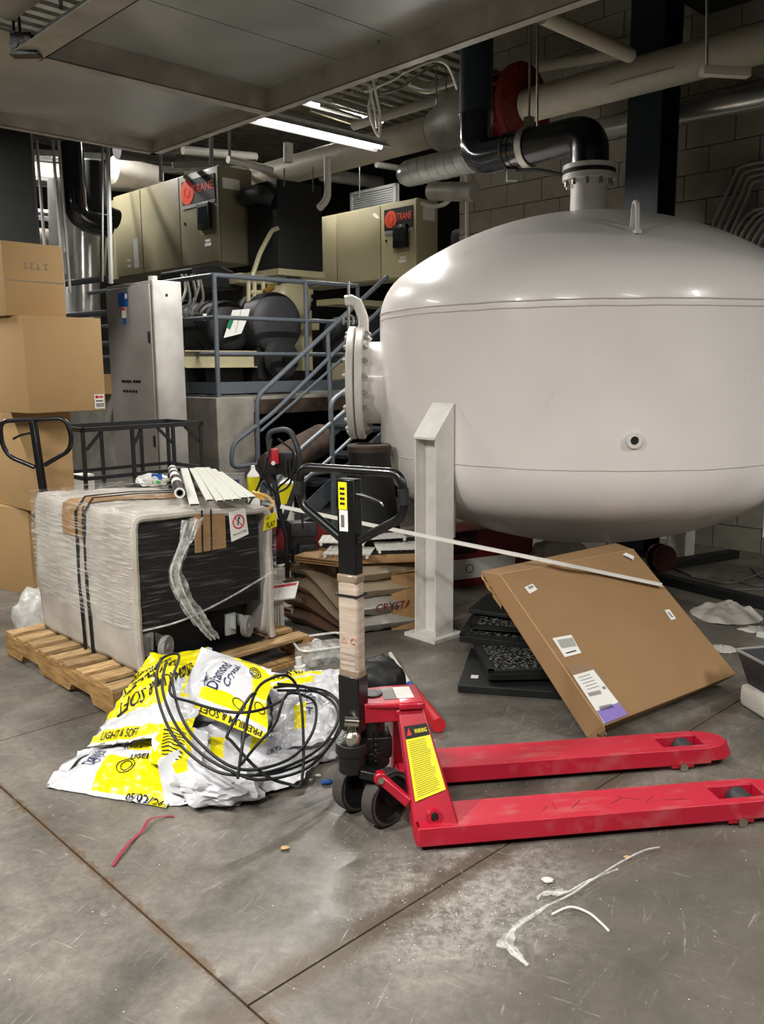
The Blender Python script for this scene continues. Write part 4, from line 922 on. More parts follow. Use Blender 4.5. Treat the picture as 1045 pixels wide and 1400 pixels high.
# black hose coil
hs = MB()
loops = [
 [(212, 915, .33), (225, 898, .36), (245, 897, .35), (232, 945, .34), (262, 960, .37), (310, 973, .37), (350, 972, .36), (385, 958, .30), (395, 945, .28)],
 [(220, 900, .36), (213, 935, .33), (226, 985, .30), (250, 1022, .24), (290, 1052, .20), (330, 1060, .18), (385, 1055, .15), (440, 1030, .14), (464, 995, .16), (466, 965, .18), (445, 945, .22), (400, 938, .28), (375, 940, .32)],
 [(228, 903, .36), (222, 940, .34), (240, 990, .29), (275, 1030, .24), (318, 1055, .20), (360, 1066, .16), (420, 1050, .14), (458, 1010, .15), (468, 985, .17), (458, 955, .20), (425, 945, .24), (380, 944, .30)],
 [(325, 1065, .20), (335, 1000, .33), (350, 945, .40), (372, 927, .42), (395, 925, .38), (410, 950, .30), (415, 1010, .20), (412, 1070, .12), (395, 1072, .12), (360, 1058, .17), (318, 1015, .27), (312, 1002, .30), (340, 955, .40), (350, 948, .41)],
 [(235, 930, .35), (246, 975, .32), (268, 1010, .28), (310, 1045, .22), (350, 1052, .19), (400, 1035, .18), (428, 1000, .20), (432, 965, .24), (418, 952, .28), (392, 950, .32), (376, 990, .28), (350, 1020, .24), (330, 1045, .22)],
 [(380, 935, .33), (420, 940, .26), (455, 960, .20), (462, 985, .18), (440, 1020, .17), (400, 1045, .16), (350, 1060, .17)],
]
for lp in loops: hs.tube(smooth_path([Z(*p) for p in lp], 8), .0055, seg=8)
o = hs.build('hose_coil', M_['rubber']); tag(o, 'black hose lying in loose loops over the heap of sacks', 'hose')
# round black bundle with plastic behind the jack's bridge
o = blob('black_bag', Z(518, 975, .05) + V((0, .18, .06)), (.13, .10, .13), M_['rubber'], flat=.004, amp=.2, fr=1.4, seed=31); tag(o, 'crumpled black plastic bag on the floor behind the jack handle', 'bag')
# ================================================================ small floor litter
def strap(pts, wd, name, mt_, lab, cat_):
    q = MB(); P = smooth_path([Z(x, y, z) for x, y, z in pts], 6)
    for a_, b_ in zip(P, P[1:]): q.bar(a_, b_, wd, .0012)
    return tag(q.build(name, mt_), lab, cat_)
strap([(154, 1184, .004), (170, 1160, .012), (188, 1142, .005), (196, 1133, .015), (205, 1120, .018), (225, 1116, .008), (238, 1116, .004)], .010, 'plastic_strap', M_['pinkstrap'], 'thin dull red strap curled on the open floor before the sacks', 'strap')
def wrapstrip(name, pts, wd, lab):
    P = smooth_path([Z(x, y, z) for x, y, z in pts], 8); q = MB()
    def fn(u, v):
        i = min(int(u * (len(P) - 1)), len(P) - 2); p = P[i].lerp(P[i + 1], u * (len(P) - 1) - i)
        k = wd * (.25 + .9 * math.sin(PI * min(1, u * 1.15)) ** 2) * (.45 + 1.3 * abs(noise.noise(V((u * 9, wd * 40, 0))))); p = p + V(((v - .5) * k, (v - .5) * k * .6, .008 * abs(noise.noise(V((u * 24, v * 5, 1)))) + .004)); return p
    q.grid(fn, 70, 6); o = q.build(name, M_['filmc'], smooth=60, normals=False)
    q = MB().tube([p + V((0, 0, .005)) for p in P], .0028, 5); q.build('twisted_edge', M_['filmc'], o); return tag(o, lab, 'plastic')
wrapstrip('film_scrap', [(722, 1322, 0), (700, 1300, .01), (692, 1285, .01), (712, 1265, .01), (745, 1242, .015), (775, 1228, .01), (810, 1205, .015), (850, 1180, .02), (880, 1165, .02), (902, 1160, .01)], .085, 'long crumpled scrap of clear stretch film on the floor below the near fork')
wrapstrip('film_scrap', [(735, 1232, 0), (745, 1222, .01), (775, 1222, .02), (800, 1208, .01), (845, 1190, .01)], .06, 'short clear film scrap crossing the long scrap below the near fork')
q = MB().tube(smooth_path([Z(*p) for p in [(755, 1250, .01), (780, 1240, .012), (805, 1248, .01), (822, 1262, .004), (833, 1273, .003)]], 6), .0035, 6); tag(q.build('plastic_cord_scrap', M_['pvc']), 'short white plastic cord curved on the floor below the forks', 'cord')
for i, (x, y, s, mt_, lab) in enumerate([(749, 1203, .02, 'pvc', 'small white plastic stick standing out beside the film scraps'), (390, 1159, .016, 'card2', 'small tan chip on the floor beneath the steering wheels'), (447, 1069, .024, 'blue', 'small crumpled blue tag on the floor by the jack wheels'), (435, 1060, .013, 'pvc', 'small white pellet nearest the blue tag'), (425, 1066, .009, 'pvc', 'small white pellet at left of the blue tag'), (858, 1172, .012, 'card2', 'tiny tan chip at right below the near fork')]):
    o = blob('floor_chip', Z(x, y, s * .4), (s, s * .7, s * .35), M_[mt_], flat=.001, amp=.5, seed=i, sub=2); tag(o, lab, 'debris')
q = MB(); random.seed(9)
for k in range(300):
    x, y = (random.gauss(610, 90), random.gauss(1230, 60)) if k % 3 else (random.uniform(0, 1045), random.uniform(1050, 1390))
    if y > 1392 or x < 0: continue
    p = Z(x, y, .0); s = random.uniform(.0005, .0015); q.box(p + V((0, 0, s * .4)), (s * 2, s * 1.5, s * .8), M=None)
q.build('salt_crumbs', M_['white'], None, smooth=0); o = bpy.data.objects['salt_crumbs']; tag(o, 'scattered white crumbs on the floor around the jack', 'crumbs', kind='stuff')
# ================================================================ CARDBOARD BOX STACK (far left)
def carton(label, p, sx, sy, sz, z, rz, m_, seams=True, group=None):
    r = thing('cardboard_box', label, 'box', (p.x, p.y, z), rz, group)
    MB().bb((0, 0, 0), (sx, sy, sz), bev=.004).build('carton', m_, r)
    q = MB().bb((sx * .1, sy / 2 - .001, sz), (sx * .9, sy / 2 + .001, sz + .001)).build('flap_seam', M_['kraft'], r)
    return r
RZ = TH
q0 = Y(45, 820, 5.75)
# boxes share the building's direction; x runs along A, y along B
def at_ab(px, py, Yd): return toab(Y(px, py, Yd))
c_ = Y(47, 820, 5.72); r = carton('bottom tan cardboard box of the stack behind the pallet', c_, .20, .7, .60, 0, math.radians(60), M_['card2'])
c_ = Y(56, 700, 5.5); r = carton('second lowest cardboard box of the left stack, behind the black loop handle', c_, .24, .75, .655, .603, math.radians(46), M_['card2'])
c_ = Y(40, 562, 5.2); r = carton('large cardboard box overhanging the left stack with a red and white label', c_, .52, .62, .575, 1.262, math.radians(50), M_['card2'])
lb = MB().bb((.44, -.002, .01), (.51, -.0005, .10)).build('shipping_sticker', M_['white'], r)
q = MB().bb((.448, -.0026, .075), (.47, -.002, .093)).bb((.475, -.0026, .078), (.502, -.002, .09)).build('red_mark', M_['redp'], lb)
q = MB()
for k in range(7): q.bb((.452 + k * .008, -.0026, .02), (.456 + k * .008, -.002, .045))
q.bb((.45, -.0026, .055), (.50, -.002, .062)); q.build('barcode', M_['black'], lb)
c_ = Y(9, 430, 5.25); r = carton('topmost cardboard box of the left stack with small grey marks', c_, .38, .5, .43, 1.84, math.radians(48), M_['card2'])
q = MB().bb((.0, -.0015, .205), (.38, -.0005, .209))
for k, x in enumerate((.13, .17, .21, .26)): q.bb((x, -.0015, .28), (x + .022, -.0005, .285)).bb((x, -.0015, .31 if k != 2 else .29), (x + .022, -.0005, .316 if k != 2 else .293)).bb((x + .005, -.0015, .28), (x + .008, -.0005, .31))
q.build('printed_mark', M_['grey'], r)

# ================================================================ SECOND JACK (black, behind the pallet)
bj = thing('pallet_jack', 'black loop handle pallet jack standing between the box stack and the wrapped machine', 'pallet jack', AB(2.06, 4.93, 0), TH)
Bb = Y(62, 690, 5.0); Bt = Y(45, 575, 5.0); ub = (Bt - Bb).normalized(); iv = rootm(bj).inverted()
base_b = iv @ (Bb - ub * (Bb.z - .3)); top_b = iv @ Bt; ub = (top_b - base_b).normalized(); hxb = (iv.to_3x3() @ V((1, .0, .04))).normalized()
def HB(x, z): return top_b + hxb * x + ub * z
MB().bar(base_b, top_b, .03, .06, up=iv.to_3x3() @ V((0, 1, 0))).build('mast', M_['blackp'], bj, bev=.004)
MB().tube(fillet([HB(-.03, -.27), HB(-.17, -.2), HB(-.20, -.12), HB(-.19, .005), HB(.19, .005), HB(.21, -.10), HB(.19, -.18), HB(.03, -.26)], .05, 6), .0135, seg=12).build('loop_handle', M_['blackp'], bj)
MB().tube(smooth_path([HB(-.02, -.07), HB(-.08, -.08), HB(-.13, -.10)]), .007).build('release_lever', M_['blackp'], bj)
MB().cyl((base_b.x, base_b.y, .16), (base_b.x, base_b.y, .34), .05, seg=20).bb((base_b.x - .02, base_b.y - .1, .28), (.3, base_b.y + .1, .33)).build('pump', M_['grease'], bj)
for s_ in (-1, 1): MB().cyl((base_b.x, base_b.y + s_ * .04, .09), (base_b.x, base_b.y + s_ * .09, .09), .09, seg=28).build('steer_wheel', M_['tyre'], bj)
for y0 in (-.20, .05): MB().bb((.28, y0 + .0, .03), (1.3, y0 + .15, .08)).bb((.22, y0, .03), (.30, y0 + .15, .33)).build('fork', M_['blackp'], bj, bev=.004)

# ================================================================ BLACK TUBE CART
ca0, ca1, cb0, cb1, cz = 2.56, 3.50, 5.52, 6.02, 1.135
ct = thing('frame_cart', 'empty black square-tube frame cart standing before the stainless cabinet', 'cart', AB(ca0, cb0, 0), TH)
W_, D_ = ca1 - ca0, cb1 - cb0
MB().bb((0, 0, cz - .03), (W_, .03, cz)).bb((0, D_ - .03, cz - .03), (W_, D_, cz)).bb((0, 0, cz - .03), (.03, D_, cz)).bb((W_ - .03, 0, cz - .03), (W_, D_, cz)).build('top_frame', M_['cartblk'], ct)
for x in (0.0, .36, .68, W_ - .03):
    for y in (0, D_ - .03): MB().bb((x, y, .12), (x + .022, y + .022, cz - .03)).build('post', M_['cartblk'], ct)
for z in (.12, .62, .78):
    q = MB().bb((0, .003, z), (W_, .025, z + .025)).bb((0, D_ - .025, z), (W_, D_ - .003, z + .025))
    q.bb((0, 0, z), (.025, D_, z + .025)).bb((W_ - .025, 0, z), (W_, D_, z + .025)); q.build('cross_rail', M_['cartblk'], ct)
for x, s_ in ((.03, 1), (.69, -1), (W_ - .03, -1), (.37, .6)): MB().bar((x, .014, cz - .15), (x + s_ * .12, .014, cz - .03), .018, .018).build('corner_brace', M_['cartblk'], ct)
for x in (.03, W_ - .05):
    for y in (.03, D_ - .05): MB().cyl((x - .015, y, .06), (x + .015, y, .06), .06, seg=20).bb((x - .02, y - .02, .06), (x + .02, y + .02, .12)).build('caster', M_['rubber'], ct)

# ================================================================ STAINLESS CABINET
ka, kb = 3.5, 6.19
kc = thing('control_cabinet', 'tall scuffed stainless steel cabinet with blue label left of the blue-grey railing', 'cabinet', AB(ka, kb, 0), TH)
MB().bb((0.02, 0, .05), (.275, .76, 2.2), bev=.008).build('cabinet_body', M_['steelcab'], kc)
MB().bb((-.0, .025, .08), (.022, .735, 2.17), bev=.006).build('door', mat('smudged_stainless_door', '#a5a29f', .42, metal=.45, col2='#8d8682', scale=1.6, lo=.32, hi=.62), kc)
MB().cyl((.06, .06, 2.2), (.06, .06, 2.235), .035, seg=16).build('cable_cap', M_['tankwhite'], kc)
MB().cyl((.14, -.002, 2.09), (.14, .004, 2.09), .012, seg=12).build('knockout', M_['blackm'], kc)
for z in (.9, 1.72): MB().bb((-.008, .04, z), (0, .065, z + .09)).build('latch', M_['black'], kc)
q = MB()
for k in range(7): q.cyl((-.012, .24 + k * .043 + (.02 if k > 2 else 0), 1.42), (0, .24 + k * .043 + (.02 if k > 2 else 0), 1.42), .011, seg=8)
for k in range(5): q.cyl((-.012, .30 + k * .05, 1.34), (0, .30 + k * .05, 1.34), .011, seg=8)
q.build('indicator_row', M_['black'], kc)
lb = MB().bb((-.004, .36, 2.02), (0, .52, 2.13)).build('blue_sticker', M_['blue'], kc)
MB().cyl((-.006, .385, 2.1), (-.003, .385, 2.1), .022, seg=14).build('white_roundel', M_['white'], lb)
q = MB().bb((-.005, .40, 1.93), (0, .47, 2.015)); o = q.build('white_notice', M_['white'], kc); MB().bb((-.007, .405, 1.99), (-.005, .465, 2.01)).build('orange_band', M_['orange'], o)
MB().bb((-.005, .41, 1.88), (0, .465, 1.925)).build('blue_sticker', M_['blue'], kc)

# ================================================================ RAILINGS AND STAIRS
RR = .021
rl = thing('deck_railing', 'blue-grey tube railing along the front and side of the concrete deck', 'railing', AB(DA + .06, DB + .06, DZ), TH)
R0 = toab(Y(290, 373, 7.42)); h = R0.z - DZ
xr = 1.66
MB().tube(fillet([(0, 3.4, h), (0, 0, h), (xr, 0, h), ], .03, 3), RR, 10).build('top_rail', M_['rail'], rl)
MB().tube(fillet([(0, 3.4, h * .66), (0, 0, h * .66), (xr, 0, h * .66)], .02, 3), RR * .9, 10).build('mid_rail', M_['rail'], rl)
MB().tube(fillet([(0, 3.4, h * .36), (0, 0, h * .36), (xr, 0, h * .36)], .02, 3), RR * .9, 10).build('mid_rail', M_['rail'], rl)
for x, y in ((0, 0), (1.0, 0), (0, 1.2), (0, 2.4), (0, 3.4), (xr, 0)): MB().cyl((x, y, 0), (x, y, h), RR, seg=10).build('post', M_['rail'], rl)
# stairs come down toward -A in front of the deck
sf, sn = 6.16, 5.25
st = thing('steel_stairs', 'blue-grey steel stairs with grating treads rising to the deck behind the tank', 'stairs', AB(3.4, sn, 0), TH)
def sab(a, b, z): return (a - 3.4, b - sn, z)
for b in (sn + .05, sf - .10):
    q = MB(); q.hexa([sab(3.55, b, .0), sab(3.80, b, .0), sab(3.80, b + .035, .0), sab(3.55, b + .035, 0), sab(5.6, b, 1.26), sab(5.85, b, 1.26), sab(5.85, b + .035, 1.26), sab(5.6, b + .035, 1.26)]); q.build('stringer', M_['rail'], st)
for k in range(6):
    z = .2 + k * .2; a = 3.75 + k * .33; q = MB()
    for i in range(9): q.bb(sab(a + i * .032, sn + .085, z - .025), sab(a + i * .032 + .006, sf - .10, z))
    q.bb(sab(a, sn + .085, z - .03), sab(a + .012, sf - .1, z)).bb(sab(a + .262, sn + .085, z - .03), sab(a + .27, sf - .1, z)); q.build('tread', M_['darkrail'], st)
def rp(b, pts, name='handrail', r=RR, fr=.08): return MB().tube(fillet([PB(x, y, b) for x, y in pts], fr, 5), r, 10).build(name, M_['rail'], st, 'world')
def rpw(b, pts, name='handrail', r=RR, fr=.08):
    o = MB().tube(fillet([PB(x, y, b) for x, y in pts], fr, 5), r, 10).build(name, M_['rail'], st, 'world'); return o
rpw(sf, [(530, 378), (478, 425), (400, 497), (351, 543), (353, 640), (356, 690)])
rpw(sf, [(530, 415), (470, 470), (372, 566), (318, 607), (316, 640), (356, 634)], r=RR * .9)
rpw(sf, [(520, 450), (470, 489), (400, 552), (356, 590)], 'mid_rail', .013)
rpw(sf, [(448, 452), (452, 560), (454, 600)], 'post')
rpw(sn, [(560, 455), (482, 527), (452, 549), (455, 640), (457, 790)])
rpw(sn, [(560, 490), (480, 555), (410, 615), (372, 665), (360, 690), (352, 735), (405, 725)], r=RR * .9)
rpw(sn, [(560, 530), (480, 600), (445, 633), (395, 672)], 'mid_rail', .015)
rpw(sn, [(395, 680), (425, 648), (457, 643), (457, 760)], 'mid_rail', .018, .04)
# side railing further left on the deck
sr = thing('end_railing', 'short dark grey railing section with rounded end left of the stainless cabinet', 'railing', AB(4.3, 8.2, DZ), TH)
def rq(pts, r, name): return MB().tube(fillet([PB(x, y, 8.2) for x, y in pts], .12, 5), r, 10).build(name, M_['darkrail'], sr, 'world')
rq([(150, 380), (85, 388), (66, 398), (68, 434)], .032, 'top_rail'); rq([(150, 427), (110, 430), (66, 433)], .03, 'mid_rail'); rq([(150, 470), (100, 471)], .028, 'mid_rail'); rq([(71, 392), (75, 500)], .035, 'post')
rq([(77, 400), (80, 404)], .03, 'rail_cap')

# ================================================================ CHILLERS
def panel(name, label, a, b0, widths, z0, z1, depth, m_, logo_door=0):
    r = thing(name, label, 'machine', AB(a, b0, z0), TH); y = 0; H_ = z1 - z0
    MB().bb((.015, 0, 0), (depth, sum(widths), H_), bev=.006).build('cabinet_body', m_, r)
    for k, w_ in enumerate(widths):
        d = MB().bb((-.002, y + .008, .012), (.018, y + w_ - .008, H_ - .012), bev=.004).build('door', m_, r)
        if k == 0:
            n = MB().bb((-.012, .05, H_ - .30), (-.001, w_ - .07, H_ - .07)).build('badge', M_['black'], d)
            yl = w_ - .07 - .11
            q = MB().cyl((-.016, yl, H_ - .185), (-.012, yl, H_ - .185), .092 * w_ / .55, seg=28)
            flat_text(q, 'TRANE', (-.0145, .05 + (w_ - .12 - .2) / 2 * 1.02, H_ - .17), (0, -1, 0), (0, 0, 1), (w_ - .12 - .22), .078); q.build('badge_lettering', M_['orange'], n)
            q = MB().tube([V((-.0165, yl + .05 * math.cos(t), H_ - .185 + .05 * math.sin(t))) for t in [i * PI / 10 for i in range(20)]], .003, 4, True).build('badge_ring', mat('dull_red_ring', '#c93a1c', .5, var=0), n)
            MB().bb((-.012, .05, H_ - .34), (-.001, w_ - .07, H_ - .305)).build('silver_strip', M_['galv'], d)
            MB().bb((-.004, .10, .28), (0, .36, .60)).build('recess', M_['beige'], d)
            s_ = MB().bb((-.05, .12, .33), (-.002, .33, .58), bev=.01).build('control_display', M_['blackp'], d); MB().bb((-.053, .15, .39), (-.049, .30, .54)).build('screen', M_['screen'], s_)
            MB().bb((-.01, w_ - .10, .42), (-.001, w_ - .08, .445)).build('latch', M_['black'], d)
            MB().bb((-.004, .16, .17), (-.001, .27, .20)).bb((-.004, .17, .21), (-.001, .26, .235)).build('white_label', M_['white'], d)
        y += w_
    MB().bb((-.006, 0, 0), (.0, .006, H_)).build('door_edge', m_, r); return r
c1 = panel('chiller_panel', 'beige control cabinet at left with red-orange badge, above the railing', 5.0, 7.44, [.72, .80, .62], 2.56, 3.47, .40, M_['beige'])
MB().bb((.02, 2.14, .0), (.4, 2.7, .88)).build('end_door', M_['beige'], c1)
q = MB()
for x_, z_ in ((.05, .0), (.05, .06), (-.14, .03), (-.10, .10)): q.bb((-.004, 1.75 + x_, .10 + z_), (.0, 1.83 + x_, .13 + z_))
q.bb((-.004, 1.62, .08), (0, 1.72, .40)).build('white_label', M_['galv'], c1)
MB().bb((.05, -.004, .70), (.25, -.001, .80)).build('white_label', M_['white'], c1)
c2 = panel('chiller_panel', 'light beige control cabinet with bright orange badge just left of the tank', 7.2, 6.87, [.57, .77, .75], 2.515, 3.355, .35, M_['beigel'])
MB().bb((.10, -.004, .62), (.30, -.001, .76)).build('white_label', M_['white'], c2)
# insulated black box beside chiller 1 panel
bx = thing('insulated_box', 'big black insulated box on a beige frame between the two badged cabinets', 'machine', AB(5.3, 6.9, 2.47), TH)
bw = toab(PB(441, 262, 6.9)).x - 5.3
MB().bb((0, 0, .0), (bw, .50, 0.84), bev=.03).build('foam_casing', M_['foam'], bx)
MB().tube(smooth_path([(-.06, .46, .70), (-.07, .35, .72), (-.05, .15, .70), (.02, .08, .66)], 5), .085, 12).build('foam_arm', M_['foam2'], bx)
MB().bb((.15, .15, .84), (.5, .4, .86)).build('white_cover', M_['white'], bx)
q = MB().bb((-.02, -.02, -.06), (bw, .02, 0)).bb((-.02, 0, -.06), (.03, .5, 0)); q.build('beige_frame', M_['beigel'], bx)
# compressor and barrels below
cm = thing('compressor', 'beige cast compressor with bolted end under the black insulated box', 'machine', AB(5.4, 7.06, DZ), TH)
def cw(x, y): return toab(PB(x, y, 7.06)) - V((5.4, 7.06, DZ))
p = cw(400, 375); q_ = cw(400, 450)
ccx, ccz = cw(403, 404).x, cw(403, 404).z - .03
MB().lathe([(0, -.06), (.13, -.06), (.20, -.02), (.25, .04), (.265, .12), (.265, .55), (0, .55)], (ccx, 0, ccz), (0, 1, 0), 32).build('casting', M_['beigel'], cm)
MB().bb((ccx - .28, .05, ccz + .05), (ccx + .30, .35, ccz + .20), bev=.03).bb((ccx - .34, .02, ccz + .12), (ccx + .1, .25, ccz + .26), bev=.02).bb((ccx - .62, .05, ccz + .12), (ccx - .2, .3, ccz + .22), bev=.02).build('top_casting', M_['beigel'], cm)
MB().bb((ccx + .16, .1, ccz - .72), (ccx + .30, .3, ccz - .1)).bb((ccx + .08, .1, ccz - .3), (ccx + .4, .24, ccz - .18)).build('support_bracket', M_['beigel'], cm)
q = MB()
for k in range(10): t = 2 * PI * k / 10; q.cyl((ccx + .225 * math.cos(t), -.0, ccz + .225 * math.sin(t)), (ccx + .225 * math.cos(t), .05, ccz + .225 * math.sin(t)), .018, seg=6)
q.build('bolts', M_['bolt'], cm, kind='stuff')
MB().lathe([(.27, .10), (.28, .10), (.28, .2), (.27, .2)], (ccx, 0, ccz), (0, 1, 0), 32).build('dark_band', M_['beige'], cm)
for k, xs in enumerate(((360, 368), (348, 352), (340, 338))):
    MB().tube(fillet([PB(xs[0], 385, 6.8), PB(xs[0], 425, 6.8), PB(xs[0] - 8, 440, 6.8)], .05), .02, 8).build('oil_line', M_['beigel'], cm, 'world')
MB().tube(fillet([PB(342, 400, 6.8), PB(368, 400, 6.8)], .05), .022, 8).tube(fillet([PB(345, 378, 6.85), PB(356, 345, 6.85), PB(372, 315, 6.85), PB(380, 312, 6.85)], .06), .022, 8).build('conduit', M_['beigel'], cm, 'world')
MB().cyl(PB(362, 400, 6.75), PB(373, 392, 6.75), .03, seg=8).cyl(PB(367, 390, 6.75), PB(367, 408, 6.75), .018, seg=8).build('brass_valve', mat('brass', '#a58338', .35, metal=.7), cm, 'world')
# barrels wrapped in dark insulation
def barrel(label, x, y, b, r, L, m_=None):
    c = toab(PB(x, y, b)); t = thing('insulated_vessel', label, 'vessel', AB(c.x, b, 0), TH)
    MB().lathe([(0, -.035), (r * .55, -.03), (r * .86, -.012), (r * .97, .015), (r, .05), (r, L), (0, L)], (0, 0, c.z), (0, 1, 0), 36).build('foam_jacket', m_ or M_['foam2'], t)
    MB().lathe([(r, .22), (r + .012, .22), (r + .012, .30), (r, .30)], (0, 0, c.z), (0, 1, 0), 36).build('strap', M_['black'], t)
    for y_ in (.06, L * .6): MB().bb((-r * .7, y_, DZ), (r * .7, y_ + .12, c.z - r * .6)).build('saddle', M_['foam'], t)
    return t
v1 = barrel('dark grey insulated barrel end below the beige compressor', 381, 442, 6.62, .29, .36)
MB().lathe([(.0, -.1), (.05, -.1), (.05, -.07), (.16, -.06), (.2, -.0)], V((0, 0, 0)) + V((.0, -.03, toab(PB(381, 490, 6.62)).z)), (0, 1, 0), 20).build('valve_cover', M_['foam'], v1)
v2 = barrel('black insulated barrel with paper notices at left behind the railing', 315, 447, 6.8, .24, .85, M_['foam'])
v3 = barrel('black insulated barrel left of the paper notices, next to the stainless cabinet', 262, 450, 8.0, .30, 1.1, M_['foam'])
lb = MB(); P_ = [PB(306, 462, 6.70), PB(330, 456, 6.70), PB(344, 422, 6.70), PB(318, 424, 6.70)]; lb.hexa([p for p in P_] + [p + V((0, .004, .0)) for p in P_]); o = lb.build('paper_notice', M_['white'], v2, 'world')
q = MB(); v = [q.bm.verts.new(PB(x, y, 6.69)) for x, y in ((310, 446), (316, 432), (321, 434), (315, 450))]; q.bm.faces.new(v); q.build('green_diamond', M_['green'], o, 'world')
q = MB(); q.bar(PB(322, 455, 6.692), PB(330, 424, 6.692), .004, .002); q.build('fold', M_['grey'], o, 'world')
# foam blocks and beige trough
fb = thing('foam_housing', 'sloping black foam housing under the left badged cabinet', 'machine', AB(4.9, 7.3, 2.2), TH)
q = MB(); P_ = [PB(270, 395, 7.3), PB(330, 395, 7.3), PB(322, 372, 7.3), PB(300, 362, 7.3), PB(262, 366, 7.3)]; P2 = [p + B * .6 for p in P_]
n_ = len(P_); lo = [q.bm.verts.new(p) for p in P_]; hi = [q.bm.verts.new(p) for p in P2]; q.bm.faces.new(lo); q.bm.faces.new(hi[::-1])
for i in range(n_): q.bm.faces.new((lo[i], lo[(i + 1) % n_], hi[(i + 1) % n_], hi[i]))
q.build('foam_casing', M_['foam'], fb, 'world', bev=.02)
ch = MB()
for x0, x1, y0, y1, b in ((250, 355, 503, 479, 6.75),):
    p0, p1 = toab(PB(x0, y0, b)), toab(PB(x1, y0 - 2, b)); zt = toab(PB(x0, y1, b)).z
    ch.bb((p0.x, b, p0.z), (p1.x, b + .01, zt)).bb((p0.x, b - .05, zt - .01), (p1.x, b, zt)).bb((p0.x, b - .05, p0.z), (p1.x, b, p0.z + .01))
o = ch.build('steel_channel', M_['beigel'], None, 'ab'); tag(o, 'beige steel channel lying along the deck edge below the insulated barrels', 'beam')
for lab, x, y, b, r in (('thin pipe run on the deck left of the steel channel', 262, 405, 7.0, .02),):
    q = MB()
    for dx, dy in ((0, 0), (-8, 6), (10, 3), (-14, -8), (4, -14)): q.tube(smooth_path([PB(x + dx, y - 30, b), PB(x + dx + 6, y + dy, b - .03), PB(x + dx - 4, y + 18, b), PB(x + dx + 2, y + 30, b)], 4), r * .7, 6)
    o = q.build('hose_bundle', M_['bolt'], None, 'world'); tag(o, 'tangle of grey and white small hoses right of the stainless cabinet top', 'hose')
o = MB().bb((0, 0, 0), (.10, .01, .06)).build('notice', M_['white'], None); o.location = PB(278, 438, 6.85); o.rotation_euler = (0, 0, TH); tag(o, 'small white tag hung on black insulation by the railing corner post', 'tag')
# louvre grille far behind chiller 2
gr = thing('louvre_grille', 'light grey louvred air grille high behind the second badged cabinet', 'grille', AB(8.4, 8.2, 3.6), TH)
g0, g1 = toab(PA(541, 284, 8.4)), toab(PA(479, 292, 8.4)); zt = toab(PA(541, 250, 8.4)).z - 3.6; zb = g0.z - 3.6 - .1; y0, y1 = g0.y - 8.2, g1.y - 8.2
q = MB().bb((0, y0, zt - .04), (.04, y1, zt)).bb((0, y0, zb), (.04, y0 + .04, zt)).bb((0, y1 - .04, zb), (.04, y1, zt)); q.build('frame', M_['galv'], gr)
for k in range(12): z = zb + .02 + k * (zt - zb - .06) / 12; MB().bb((.01, y0 + .04, z), (.035, y1 - .04, z + .022)).build('slat', M_['galv'], gr)
MB().bb((.05, y0, zb), (.07, y1, zt)).build('backing', M_['galvd'], gr)

# ================================================================ OVERHEAD TRAY
ta, tb, tz, th_ = 2.935, 5.076, 2.85, .115
tr = thing('sheet_metal_tray', 'large galvanised sheet metal tray with channel frame hanging overhead at upper left', 'tray', AB(ta, tb, tz), TH)
def tb_(p, q, **k): return MB().bb((p[0] - ta, p[1] - tb, p[2] - tz), (q[0] - ta, q[1] - tb, q[2] - tz), **k)
fr = [('side_channel', (ta, 1.2, tz), (ta + .006, tb + .06, tz + th_), (ta, 1.2, tz), (ta + .055, tb + .06, tz + .005)),
      ('end_channel', (1.3, tb, tz), (ta + .05, tb + .006, tz + th_), (1.3, tb, tz), (ta + .05, tb + .055, tz + .005)),
      ('cross_channel', (1.75, 3.88, tz), (ta, 3.886, tz + th_), (1.75, 3.88, tz), (ta, 3.95, tz + .005)),
      ('side_channel', (1.744, 1.2, tz), (1.75, 3.95, tz + th_), (1.62, 1.2, tz), (1.75, 3.95, tz + .005))]
for nm, a_, b_, c_, d_ in fr:
    q = tb_(a_, b_); q.bb((c_[0] - ta, c_[1] - tb, c_[2] - tz), (d_[0] - ta, d_[1] - tb, d_[2] - tz)); q.build(nm, M_['galvd'], tr, smooth=0)
bs_ = [1.2, 2.1, 2.92, 3.31, 3.88]
for p, q_ in zip(bs_, bs_[1:]): tb_((1.75, p + .003, tz + th_), (ta, q_ - .003, tz + th_ + .01)).build('sheet_panel', M_['galv'], tr, smooth=0)
tb_((1.3, 3.889, tz + .07), (ta, tb, tz + .08)).build('sheet_panel', M_['galv'], tr, smooth=0)
tb_((1.3, 1.2, tz + th_), (1.62, 3.88, tz + th_ + .012)).build('sheet_panel', M_['galvd'], tr, smooth=0)
q = MB()
for a_, b_ in ((2.9, 5.0), (2.9, 3.0), (1.7, 3.6), (1.4, 4.9)): q.cyl((a_ - ta, b_ - tb, .1), (a_ - ta, b_ - tb, 5.0 - tz), .008, seg=6)
q.build('hanger_rod', M_['bolt'], tr)
bk = thing('roller_bracket', 'dark bolted bracket with rods on the tray edge at the far upper left', 'bracket', Z(30, 70, 2.85))
cz_ = Z(28, 74, 2.86)
q = MB().box((0, 0, .03), (.09, .01, .09), bev=.004).box((0, .03, .03), (.09, .01, .09)).box((0.01, .015, -.01), (.12, .06, .012)).cyl((-.03, -.01, .03), (-.03, .04, .03), .02, seg=12).cyl((.03, -.01, .045), (.03, .04, .045), .015, seg=12); q.build('bracket_plate', M_['grease'], bk)
MB().cyl((-.035, .02, .04), (-.035, .02, .9), .006, seg=8).cyl((-.01, .02, .04), (-.01, .02, .9), .006, seg=8).build('rod', M_['grease'], bk)

